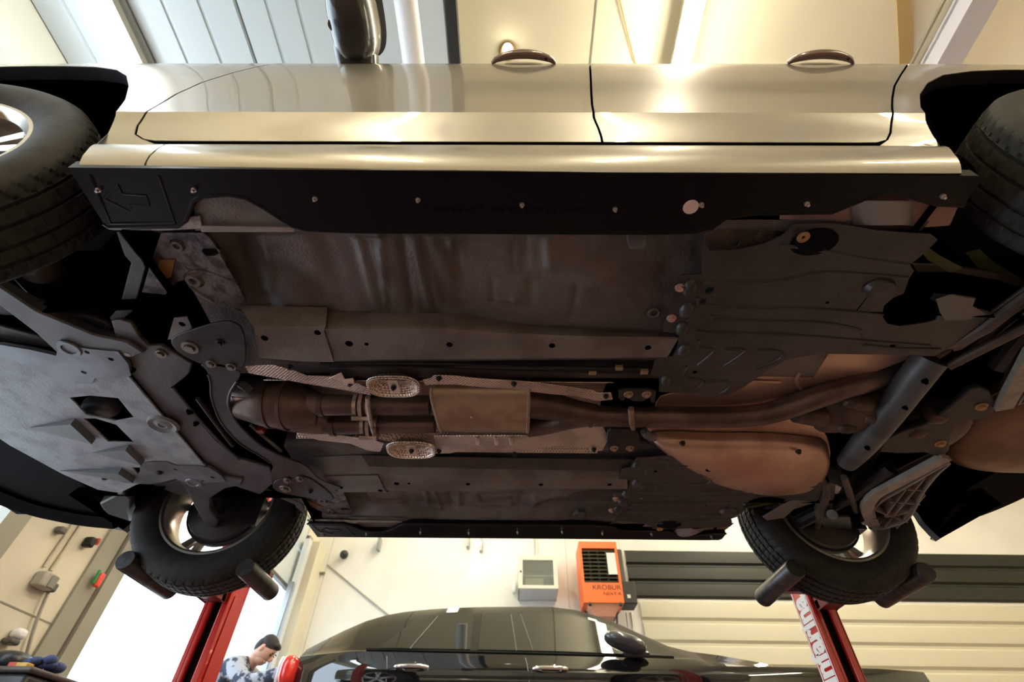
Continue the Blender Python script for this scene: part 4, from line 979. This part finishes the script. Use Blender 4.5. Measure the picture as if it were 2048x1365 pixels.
# ================================================================== the black saloon
YS = 3.60
def saloon():
    t = thing('parked_car', (.7, 4.5, 0), 'glossy black saloon car parked before the white wall', 'car')
    roof = spline([-1.64, -1.6, -1.25, -1.04, -.79, -.44, -.13, .14, .46, .62, .91, 1.19, 1.35, 1.6, 1.84, 2.19, 2.6, 2.95], [1.09, 1.11, 1.295, 1.375, 1.42, 1.45, 1.462, 1.466, 1.45, 1.405, 1.275, 1.135, 1.105, 1.08, 1.035, .955, .80, .60])
    def belt(x): return float(np.interp(x, [-1.64, -1.2, 0, 1.0, 1.3, 1.9, 2.6, 2.95], [1.03, 1.055, 1.045, 1.035, 1.03, .96, .76, .56]))
    YC = YS+.9
    def sect(x):
        zr = roof(x); zb = min(belt(x), zr-.03); g = max(0, (zr-zb-.05)/.37); g = min(1, g)
        tk = .10*max(0, (abs(x-.65)-1.7)/.6)**2 + (.05 if x < -1.6 else 0)
        y = YS+tk
        pts = [(y+.08, .22), (y+.01, .30), (y-.005, .50), (y-.012, .70), (y-.006, .84), (y-.018, .92), (y+.0, .985), (y+.03, zb), (y+.05, zb+.012)]
        for u in (.25, .5, .75, .95): pts.append((y+.05+.23*g*u**1.15+.02*u, zb+.012+(zr-.05-zb)*u))
        pts += [(y+.10+.23*g, zr-.012), (y+.20+.25*g, zr-.001), (YC, zr+.022)]
        return pts
    xs = [-1.66, -1.64, -1.6, -1.5, -1.35, -1.2, -1.05, -.9, -.7, -.5, -.3, -.1, .1, .3, .5, .7, .85, 1.0, 1.15, 1.3, 1.5, 1.75, 2.0, 2.3, 2.6, 2.85, 2.95]
    rows = []
    for x in xs:
        p = sect(max(x, -1.64)); p = [(y, z) if x > -1.66 else (YC+(y-YC)*.9, .5+(z-.5)*.93) for y, z in p]
        p = p + [(2*YC-y, z) for y, z in p[-2::-1]]
        rows.append([Vector((x, y, z)) for y, z in p])
    b = MB().grid(rows); b.add(rows[0], [tuple(range(len(rows[0])))]); b.add(rows[-1], [tuple(range(len(rows[-1])))])
    body = b.build('body', carb, t, ang=.45)
    def side_pt(x, u):       # a point of the glasshouse side, u from belt to roof
        s_ = sect(x); a = s_[8]; return Vector((x, np.interp(u, [0, .25, .5, .75, .95], [p[0] for p in s_[8:13]])-.004, np.interp(u, [0, .25, .5, .75, .95], [p[1] for p in s_[8:13]])))
    for nm, x0, x1 in (('rear_window', -1.02, -.335), ('front_window', -.275, 1.02)):
        r = []
        for i in range(17):
            x = x0+(x1-x0)*i/16; top = .88
            if nm == 'rear_window': top = min(.88, .05+.85*(x-x0)/.25)
            else: top = min(.88, .03+.9*(x1-x)/.22)
            r.append([side_pt(x, .06), side_pt(x, .06+(top-.06)*.5 if top > .06 else .06), side_pt(x, max(top, .07))])
        MB().grid(r).build(nm, glass, t, solid=.003)
    MB().strip([side_pt(x, .02)+Vector((0, -.004, 0)) for x in np.linspace(-1.1, 1.15, 24)], .012, .01, (0, 1, 0)).build('belt_moulding', mat('dark_chrome', (.05, .05, .05), .2, .8), t)
    MB().strip([side_pt(-.305, u)+Vector((0, -.002, 0)) for u in (.03, .3, .6, .9)], .05, .006, (0, 1, 0)).build('door_pillar', carb, t)
    for (a, c_), (d_, e_) in (((876, 1226), (821, 1292)), ((1022, 1216), (1033, 1298)), ((1041, 1216), (1066, 1298))):
        p0, p1 = BY(a, c_, YS+.20), BY(d_, e_, YS+.05); u = [side_pt(p0.x+(p1.x-p0.x)*k/6, .86-.80*k/6)+Vector((0, -.004, 0)) for k in range(7)]
        MB().strip(u, .008, .005, (0, 1, 0)).build('frame_reflection_line', mat('grey_frame_reflection', (.16, .17, .17), .35, .3), t)  # door frame lines, partly reflections drawn as grey strips
    seam = mat('panel_gap_light', (.20, .22, .25), .35, .3)
    for x0 in (-.90, .10):
        MB().tube([Vector((x0-.03, YS-.001, 1.02)), Vector((x0-.012, YS-.012, .95)), Vector((x0, YS-.009, .84)), Vector((x0+.01, YS-.013, .6))], .003, 6, smooth=1).build('door_gap', seam, t)
    for c in (-.74, .245):
        b = MB().tube([Vector((c-.115, YS-.018, .952)), Vector((c-.09, YS-.045, .952)), Vector((c, YS-.055, .952)), Vector((c+.09, YS-.045, .952)), Vector((c+.115, YS-.018, .952))], .013, 12, smooth=2)
        h = b.build('door_handle', chrome, t); MB().ell((c, YS-.012, .95), (.07, .008, .035), 20, 10).build('handle_cup', carb, h)
    mc = BY(1250, 1286, YS-.12); mi = MB().ell(mc, (.15, .11, .052), 28, 16, .85, Matrix.Rotation(.28, 3, 'Y')).ell(mc+Vector((.09, .10, -.045)), (.10, .06, .025), 16, 8)
    mi.build('door_mirror', mat('grey_mirror_cap', (.06, .065, .08), .25, .2, 1), t)
    tl = MB().ell((-1.63, YS+.08, .93), (.055, .11, .10), 24, 14, .7); tl.build('tail_lamp', mat('red_tail_lamp', (.75, .03, .02), .15, 0, 1), t)
    MB().ell((-1.685, YS+.05, .93), (.02, .05, .09), 16, 10, .7).build('tail_lamp_highlight', mat('white_highlight', (.85, .8, .82), .2, 0, 1), t)  # white highlight on the tail lamp, modelled as a pale solid
    MB().add([(-1.19, YC-.0, roof(-1.25)+.015), (-1.02, YC, roof(-1.04)+.02), (-1.22, YC, roof(-1.25)+.085), (-1.19, YC-.02, roof(-1.25)+.015), (-1.02, YC-.02, roof(-1.04)+.02), (-1.19, YC-.012, roof(-1.25)+.08)], [(0, 1, 2), (3, 5, 4), (0, 3, 4, 1), (1, 4, 5, 2), (2, 5, 3, 0)]).build('roof_antenna', carb, t)
    for x in (-.92, 1.90):
        for s_ in (0, 1):
            o = bpy.data.objects.new('tyre', TM); put(o, t, (x, YS+.12 if not s_ else 2*YC-YS-.12, .34)); o.scale = (.93, .93, .93); o.rotation_euler = (0, 0, math.pi*s_)
            c = bpy.data.objects.new('rim', RM); COL.objects.link(c); c.parent = o
            cyl = MB().ell((x, (YS+.10) if not s_ else 2*YC-YS-.10, .36), (.385, .125, .385), 32, 12, .5).build('wheel_arch', deep, t)
saloon()

# ================================================================== things on the back wall
def cabinet():
    y0 = 6.12; a, c = BY(1037, 1112, y0), BY(1117, 1178, y0)
    x0, x1, z0, z1 = a.x, c.x, c.z, a.z; f = .055
    t = thing('wall_cabinet', ((x0+x1)/2, (y0+YB)/2, z0), 'white wall cabinet with a glazed door to the left of the orange heater', 'cabinet')
    wm = mat('cabinet_white', (.78, .76, .66), .4); um = mat('cabinet_grey', (.55, .60, .66), .5)
    MB().b2((x0, y0+.03, z0), (x0+.015, YB-.001, z1)).b2((x1-.015, y0+.03, z0), (x1, YB-.001, z1)).b2((x0, y0+.03, z1-.015), (x1, YB-.001, z1)).use(1).b2((x0, y0+.03, z0), (x1, YB-.001, z0+.015)).use(0).b2((x0, YB-.016, z0), (x1, YB-.001, z1)).build('carcass', [wm, um], t, smooth=False)
    d = MB().b2((x0, y0, z0), (x0+f, y0+.028, z1)).b2((x1-f, y0, z0), (x1, y0+.028, z1)).b2((x0+f, y0, z1-f), (x1-f, y0+.028, z1)).b2((x0+f, y0, z0), (x1-f, y0+.028, z0+f*.7)).build('door', wm, t, smooth=False)
    gm = mat('cabinet_glass', (.8, .85, .8), .05, 0, 0, trans=.85); gm.node_tree.nodes['Principled BSDF'].inputs['IOR'].default_value = 1.1
    MB().b2((x0+f, y0+.012, z0+f*.7), (x1-f, y0+.016, z1-f)).build('glass_pane', gm, d, smooth=False)
    MB().cyl((x0+.03, y0-.004, (z0+z1)/2), (x0+.03, y0+.002, (z0+z1)/2), .012, 12).build('door_lock', blackm, d)
    MB().b2((x0+.02, y0+.1, (z0+z1)/2-.02), (x1-.02, YB-.02, (z0+z1)/2-.008)).build('shelf', wm, t, smooth=False)
    tag(MB().b2((x0+.09, y0+.14, z0+.016), (x0+.33, y0+.30, z0+.17)).build('carton', mat('cream_carton', (.62, .56, .36), .7), smooth=False), 'small cream carton inside the glazed wall cabinet', 'box')
    for k in (0, 1):
        pipe('wall_conduit', ((x0+x1)/2-.04+.05*k, YB-.02, z1), ((x0+x1)/2-.04+.05*k, YB-.02, 4.7), .012, mat('white_conduit', (.75, .73, .68), .5), ('left' if k == 0 else 'right')+' one of two white conduits rising up the wall from the glazed cabinet', 'pipe', 8)['group'] = 'conduits above the cabinet'
    tag(MB().ell((x0-.06, YB-.03, (z0+z1)/2-.05), (.03, .03, .075), 16, 10, .6).build('wall_sensor', white), 'small white sensor on the wall left of the glazed cabinet', 'sensor')
cabinet()
def heater():
    y0 = 6.0; x0, x1 = BY(1163, 1150, y0).x, BY(1241, 1150, y0).x; z0, z1 = BY(1200, 1206, y0).z, BY(1200, 1090, y0).z+.04
    org = mat('orange_heater_enamel', (.90, .16, .02), .4); t = thing('gas_heater', ((x0+x1)/2, 6.2, z0), 'orange gas air heater with black louvred grille hung on the wall', 'heater')
    zg0, zg1 = BY(1200, 1166, y0).z, BY(1200, 1097, y0).z
    b = MB().b2((x0, y0, z0), (x1, y0+.42, zg0)).b2((x0, y0, zg1), (x1, y0+.42, z1)).b2((x0, y0, zg0), (x0+.03, y0+.42, zg1)).b2((x1-.03, y0, zg0), (x1, y0+.42, zg1)).b2((x0+.03, y0+.15, zg0), (x1-.03, y0+.42, zg1))
    bo = b.build('casing', org, t, smooth=False)
    MB().b2((x0+.03, y0+.10, zg0), (x1-.03, y0+.149, zg1)).build('grille_back', blackm, t, smooth=False)
    b = MB()
    for i in range(9): b.box(((x0+x1)/2, y0+.03, zg0+(i+.5)*(zg1-zg0)/9), (x1-x0-.06, .05, .008), Matrix.Rotation(.6, 3, 'X'))
    for i in range(3): b.b2((x0+.12+i*.11, y0+.06, zg0), (x0+.145+i*.11, y0+.08, zg1))
    b.build('louvres', mat('louvre_steel', (.22, .21, .15), .35, .7), t, smooth=False)
    MB().b2((x1-.15, y0-.004, zg0+.10), (x1-.035, y0+.0, zg1-.06)).build('paper_label', mat('label_paper', (.72, .76, .74), .6), t, smooth=False)
    MB().add([(x0+.06, y0+.02, z0), (x1-.04, y0+.02, z0), (x1-.04, y0+.36, z0), (x0+.06, y0+.36, z0), (x0+.14, y0+.08, z0-.13), (x1-.12, y0+.08, z0-.13), (x1-.12, y0+.30, z0-.13), (x0+.14, y0+.30, z0-.13)], [(0,1,2,3), (4,5,6,7), (0,1,5,4), (1,2,6,5), (2,3,7,6), (3,0,4,7)]).build('bottom_hood', mat('salmon_hood', (.62, .30, .20), .5), t, smooth=False)
    for x in (x0+.07, x1-.05): MB().ell((x, y0-.01, z0-.02), (.022, .02, .026), 14, 8).build('foot_screw', mat('screw_black', (.04, .04, .045), .2, .5), t)
    MB().tube([(x1+.06, 6.14, z0+.42), (x1+.06, 6.44, z0+.42)], .34, 32).build('fan_shroud', mat('dark_fan_shroud', (.055, .055, .04), .5), t) if 0 else MB().b2((x1, y0+.10, z0+.12), (x1+.085, y0+.46, z1-.05)).build('fan_shroud', mat('dark_fan_shroud', (.06, .06, .045), .5), t, bevel=.02)
    m2 = MB().b2((x1+.0, y0+.02, z0+.0), (x1+.17, y0+.30, z0+.26)).build('burner_box', mat('burner_black', (.018, .018, .015), .5), t, bevel=.01)
    MB().b2((x1+.05, y0+.012, z0+.06), (x1+.09, y0+.02, z0+.10)).build('indicator', mat('pale_indicator', (.6, .62, .55), .5), m2, smooth=False)
    for x in (x0+.05, x1-.05): MB().b2((x-.015, y0+.30, z0-.04), (x+.015, YB-.001, z0-.01)).tube([(x, y0+.32, z0-.03), (x, YB-.01, z0-.42)], .012, 8).build('wall_bracket', steelg, t, smooth=False)
    R = Matrix(((1, 0, 0), (0, 0, -1), (0, 1, 0)))
    text('lettering', 'KROBUR', .080, .001, mat('dark_lettering', (.10, .015, .01), .5), t, (x0+.12, y0-.002, z0+.150), R, 1.15)
    text('small_lettering', 'NEXT-R', .052, .001, mat('dark_lettering', (1, 1, 1)), t, (x0+.25, y0-.002, z0+.085), R, 1.25)
    for k, dx in enumerate((.10, .16)): pipe('gas_pipe', (x1+dx, 6.45, .05), (x1+dx, 6.45, z0+.02), .022 if k else .014, mat('galvanised_pipe', (.62, .64, .62), .3, .7), ('thicker' if k else 'thinner')+' galvanised pipe coming up the wall to the orange heater', 'pipe', 12)['group'] = 'pipes below the heater'
heater()
p = BY(688, 1110, YB-.08); tag(MB().ell(p, (.058, .07, .058), 24, 14).tube([p, (p.x, YB, p.z+.0)], .03, 12).build('wall_camera', mat('camera_black', (.02, .02, .018), .4)), 'black round camera on the white wall above the saloon', 'camera')
for px, py, lab in ((757, 1097, 'grey wall bracket right of the round black camera'), (962, 1100, 'grey wall bracket in the middle of the white wall'), (936, 1092, 'short grey wall bracket just left of the middle one')):
    p = BY(px, py, YB-.06); tag(MB().b2((p.x-.018, YB-.12, p.z-.03), (p.x+.018, YB-.001, p.z+.14)).build('wall_bracket', mat('bracket_grey', (.35, .38, .38), .4, .4), smooth=False), lab, 'bracket')
p = BY(957, 1087, 6.2); tag(MB().ell(p, (.045, .045, .03), 20, 12).build('wall_lamp', glow), 'small glowing lamp just under the far sill of the lifted car', 'lamp')
for (a, c), lab in (((632, 1129), 'upper dark bar on the wall corner beside the doorway'), ((638, 1147), 'lower dark bar on the wall corner beside the doorway')):
    p = BY(a, c, YB-.02); tag(MB().box(p, (.16, .03, .022)).build('wall_bar', mat('dark_bar', (.2, .19, .15), .5), smooth=False), lab, 'bar')
cable('wall_cable', [BY(655, 1130, YB-.01), BY(720, 1185, YB-.01), BY(800, 1250, YB-.01)], .011, mat('grey_wall_cable', (.38, .36, .30), .6), 'grey cable running slantwise down the white wall', sm=0)
b = MB().b2((XL+.03, 6.06, .0), (XL+.10, 6.17, 2.9)); tag(b.build('light_gap_strip', mat('pale_light_gap', (.75, .80, .85), .3, .5), smooth=False), 'pale strip standing in for the gap of daylight at the far side of the open doorway', 'light gap')  # pale box in place of the daylight showing through the gap
b = MB().b2((XL+.03, 5.985, .0), (XL+.09, 6.02, 2.32)); tag(b.build('door_rail', mat('dull_rail', (.28, .30, .30), .4, .5), smooth=False), 'dull grey vertical rail just inside the open doorway', 'rail')

# ================================================================== things on the left wall
def wall_item(name, px0, py0, px1, py1, d, m_, label, cat, bevel=.01):
    a, c = BX(px0, py0, XL+.01), BX(px1, py1, XL+.01)
    return tag(MB().b2((XL+.001, min(a.y, c.y), min(a.z, c.z)), (XL+d, max(a.y, c.y), max(a.z, c.z))).build(name, m_, bevel=bevel), label, cat)
gbox = mat('grey_plastic_box', (.36, .34, .28), .5)
c0 = BX(80, 1165, XL)
t = thing('junction_box', (XL, c0.y, c0.z), 'grey junction box with a plug on the left wall, a cable hanging from it', 'junction box')
MB().b2((XL+.001, c0.y-.07, c0.z-.04), (XL+.07, c0.y+.045, c0.z+.045)).build('housing', gbox, t, bevel=.012)
MB().b2((XL+.07, c0.y-.02, c0.z-.03), (XL+.076, c0.y+.037, c0.z+.037)).build('cover', mat('dark_grey_cover', (.22, .22, .18), .5), t, bevel=.003)
MB().b2((XL+.001, c0.y+.047, c0.z-.035), (XL+.06, c0.y+.085, c0.z+.015)).build('plug', mat('black_plug', (.08, .08, .08), .5), t, bevel=.01)
cable('hanging_cable', [(XL+.03, c0.y+.067, c0.z-.035), (XL+.03, c0.y+.10, c0.z-.15), (XL+.03, c0.y+.15, c0.z-.27), (XL+.03, c0.y+.24, c0.z-.42)], .010, mat('pale_grey_cable', (.38, .36, .32), .6), 'pale grey cable hanging down from the junction box')
for k, (dy) in enumerate((-.05, .01)):
    tag(MB().cyl((XL+.012, c0.y+dy, c0.z+.07), (XL+.012, c0.y+dy, 3.1), .010, 8).build('wall_conduit', mat('cream_conduit', (.55, .50, .36), .5)), ('left' if k == 0 else 'right')+' one of two cream conduits rising from the junction box on the left wall', 'pipe', 'conduits above the junction box')
c1 = BX(195, 1160, XL+.04)
t = thing('emergency_switch', (XL, c1.y, c1.z), 'red and green switch box on the grey door jamb', 'switch')
MB().b2((XL+.041, c1.y-.025, c1.z-.05), (XL+.07, c1.y+.02, c1.z+.04)).build('red_cover', mat('switch_red', (.75, .06, .03), .4), t, bevel=.01)
MB().b2((XL+.041, c1.y-.042, c1.z-.04), (XL+.06, c1.y-.026, c1.z+.05)).build('green_plate', mat('switch_green', (.03, .25, .08), .5), t, bevel=.004)
c2 = BX(172, 1088, XL)
t = thing('wall_tool', (XL, c2.y, c2.z), 'black and red tool hanging on the left wall under the bumper', 'tool')
MB().b2((XL+.001, c2.y-.04, c2.z-.03), (XL+.06, c2.y+.01, c2.z+.035)).build('tool_body', blackpl, t, bevel=.012)
MB().b2((XL+.01, c2.y+.012, c2.z+.0), (XL+.065, c2.y+.03, c2.z+.045)).build('tool_grip', mat('tool_red', (.55, .08, .04), .5), t, bevel=.008)
c3 = BX(115, 1062, XL); tag(MB().b2((XL+.001, c3.y-.03, c3.z-.02), (XL+.05, c3.y+.02, c3.z+.02)).build('socket_box', mat('dark_socket', (.12, .11, .09), .5), bevel=.01), 'dark socket box high on the left wall near the bumper', 'socket')
c4 = BX(22, 1278, XL); t = thing('soap_dispenser', (XL, c4.y, c4.z), 'white dispenser with a dark base low on the left wall', 'dispenser')
MB().b2((XL+.001, c4.y-.04, c4.z-.005), (XL+.06, c4.y+.035, c4.z+.05)).build('white_cover', white, t, bevel=.02)
MB().b2((XL+.001, c4.y-.06, c4.z-.035), (XL+.06, c4.y+.015, c4.z-.007)).build('dark_base', mat('dark_base', (.08, .08, .075), .5), t, bevel=.01)
# tool trolley in the lower left corner
cq = BY(45, 1345, 2.55)
t = thing('tool_trolley', (cq.x-.1, 2.7, 0), 'black tool trolley standing by the left wall, in the lower corner', 'trolley')
zt = cq.z
MB().b2((XL+.08, 2.45, .12), (cq.x+.12, 2.95, zt-.02)).build('trolley_body', mat('trolley_black', (.03, .028, .028), .45), t, bevel=.02)
MB().b2((XL+.06, 2.43, zt-.02), (cq.x+.14, 2.97, zt+.005)).build('trolley_top', mat('trolley_top', (.06, .045, .04), .5), t, bevel=.01)
for dx in (XL+.14-cq.x, .04):
    for y in (2.53, 2.87): MB().ell((cq.x+dx, y, .06), (.05, .03, .06), 14, 8).build('caster', blackpl, t)
tag(MB().ell((cq.x-.16, 2.62, zt+.056), (.09, .10, .050), 20, 12, .8).build('tool_case', mat('case_black', (.02, .024, .03), .3)), 'rounded black case lying on the tool trolley', 'case')
g = MB(); rr = random.Random(7)
for i in range(9): g.ell((cq.x+.05+rr.uniform(-.06, .07), 2.62+rr.uniform(-.08, .08), zt+.032+rr.uniform(0, .03)), (rr.uniform(.025, .045), rr.uniform(.03, .05), rr.uniform(.018, .026)), 12, 8)
tag(g.build('work_glove', mat('blue_glove', (.04, .06, .16), .8)), 'crumpled dark blue glove on the trolley corner', 'glove')
tag(MB().b2((cq.x-.06, 2.50, zt+.005), (cq.x-.01, 2.56, zt+.035)).build('grease_tin', mat('tin_red', (.6, .10, .06), .4), bevel=.005), 'small red tin on the front edge of the trolley', 'tin')
tag(MB().b2((cq.x+.0, 2.48, zt+.005), (cq.x+.06, 2.53, zt+.03)).build('spray_cap', mat('cap_yellow', (.6, .38, .06), .5), bevel=.005), 'small yellow box beside the red tin on the trolley', 'box')

# ================================================================== the mechanic
def skin(name, verts, edges, radii, m_, parent, root=0, sub_=2):
    me = bpy.data.meshes.new(name); c = Vector(verts[root]); me.from_pydata([Vector(v)-c for v in verts], edges, []); me.materials.append(m_)
    o = bpy.data.objects.new(name, me); put(o, parent, c)
    k = o.modifiers.new('skin', 'SKIN'); k.use_smooth_shade = True
    for i, r in enumerate(radii):
        me.skin_vertices[0].data[i].radius = r if isinstance(r, tuple) else (r, r); me.skin_vertices[0].data[i].use_root = (i == root)
    s_ = o.modifiers.new('smooth', 'SUBSURF'); s_.levels = sub_; s_.render_levels = sub_
    return o
def mechanic():
    t = thing('person', (-2.55, 4.55, 0), 'person in a grey dark-flecked jacket leaning over the rear of the black saloon', 'person')
    jk = mat('flecked_grey_jacket', (.36, .38, .43), .9, 0, 0, col2=(.04, .05, .08), vscale=15, bump=.5, bscale=30, mask=(.50, .56))
    tr = mat('dark_trousers', (.03, .035, .05), .8); sk = mat('skin', (.62, .34, .24), .5); hr = mat('dark_hair', (.02, .014, .012), .7)
    hd = Vector(BY(532, 1300, 4.52))
    neck = hd+Vector((-.09, .02, -.075)); chest = hd+Vector((-.24, .04, -.17)); belly = hd+Vector((-.40, .06, -.31)); pel = hd+Vector((-.46, .06, -.46))
    shL, shR = chest+Vector((.06, -.17, .03)), chest+Vector((.05, .17, .03))
    elL, elR = chest+Vector((.26, -.25, -.12)), chest+Vector((.28, .20, -.12))
    haL, haR = Vector((-1.83, 4.25, hd.z-.19)), Vector((-1.83, 4.62, hd.z-.19))
    v = [pel, belly, chest, neck, shL, elL, haL, shR, elR, haR]
    skin('jacket', v, [(0, 1), (1, 2), (2, 3), (2, 4), (4, 5), (5, 6), (2, 7), (7, 8), (8, 9)], [(.15, .13), (.155, .135), (.17, .14), .07, .085, .066, .045, .085, .066, .045], jk, t)
    hp = pel+Vector((0, 0, -.04)); v = [hp]
    for s_ in (-1, 1): v += [hp+Vector((-.01, .10*s_, -.06)), Vector((hp.x+.10, 4.55+.12*s_, .50)), Vector((hp.x+.02, 4.55+.13*s_, .09)), Vector((hp.x+.15, 4.55+.14*s_, .045))]
    skin('trousers', v, [(0, 1), (1, 2), (2, 3), (3, 4), (0, 5), (5, 6), (6, 7), (7, 8)], [.13, .095, .066, .05, .042, .095, .066, .05, .042], tr, t)
    # head, tilted down towards the work
    R = Matrix.Rotation(.75, 3, 'Y')
    def H(x, y, z): return hd + R @ Vector((x, y, z))
    b = MB().ell(hd, (.092, .074, .108), 32, 24, .95, R)
    b.ell(H(.030, 0, -.055), (.058, .056, .062), 20, 14, .95, R)           # jaw
    b.ell(H(.100, 0, -.010), (.020, .015, .026), 12, 10, 1, R)             # nose
    b.ell(H(.083, 0, -.055), (.010, .026, .008), 12, 8, 1, R)              # lips
    for s_ in (-1, 1): b.ell(H(-.005, .076*s_, -.005), (.020, .010, .032), 12, 10, 1, R)
    b.tube([H(-.02, 0, -.06), neck+Vector((.01, 0, .0)), neck+Vector((-.06, .01, -.04))], [.052, .056, .07], 16)
    o = b.build('head', sk, t, ang=2)
    for s_ in (-1, 1):
        MB().ell(H(.085, .032*s_, .012), (.010, .014, .008), 12, 8, 1, R).build('eye', mat('eye_dark', (.03, .02, .02), .2), o)
        MB().ell(H(.090, .034*s_, .034), (.006, .020, .005), 10, 6, 1, R).build('eyebrow', hr, o)
    b = MB().ell(H(-.010, 0, .036), (.092, .076, .080), 28, 18, .95, R).ell(H(.050, 0, .082), (.040, .055, .026), 16, 10, 1, R).ell(H(-.045, 0, .0), (.062, .074, .085), 20, 14, 1, R)
    b.build('hair', hr, o, ang=2)
    for s_, ha in ((-1, haL), (1, haR)):      # hands resting on the boot lid, fingers bent down
        vs = [ha+Vector((-.01, 0, 0)), ha+Vector((.045, 0, -.004)), ha+Vector((.085, 0, -.010))]; ed = [(0, 1), (1, 2)]; rd = [(.026, .018), (.038, .016), (.040, .014)]
        for k in range(4):
            yy = (-.030+.020*k); L = (.060, .072, .068, .052)[k]; i = len(vs)
            vs += [ha+Vector((.090, yy, -.012)), ha+Vector((.090+L*.5, yy*1.15, -.018)), ha+Vector((.090+L*.9, yy*1.2, -.040))]; ed += [(2, i), (i, i+1), (i+1, i+2)]; rd += [.0095, .0085, .0075]
        i = len(vs); vs += [ha+Vector((.045, -.038*s_*-1, -.008)), ha+Vector((.078, -.058*s_*-1, -.022))]; ed += [(1, i), (i, i+1)]; rd += [.012, .009]
        skin('hand', vs, ed, rd, sk, t, 0, 1)
mechanic()
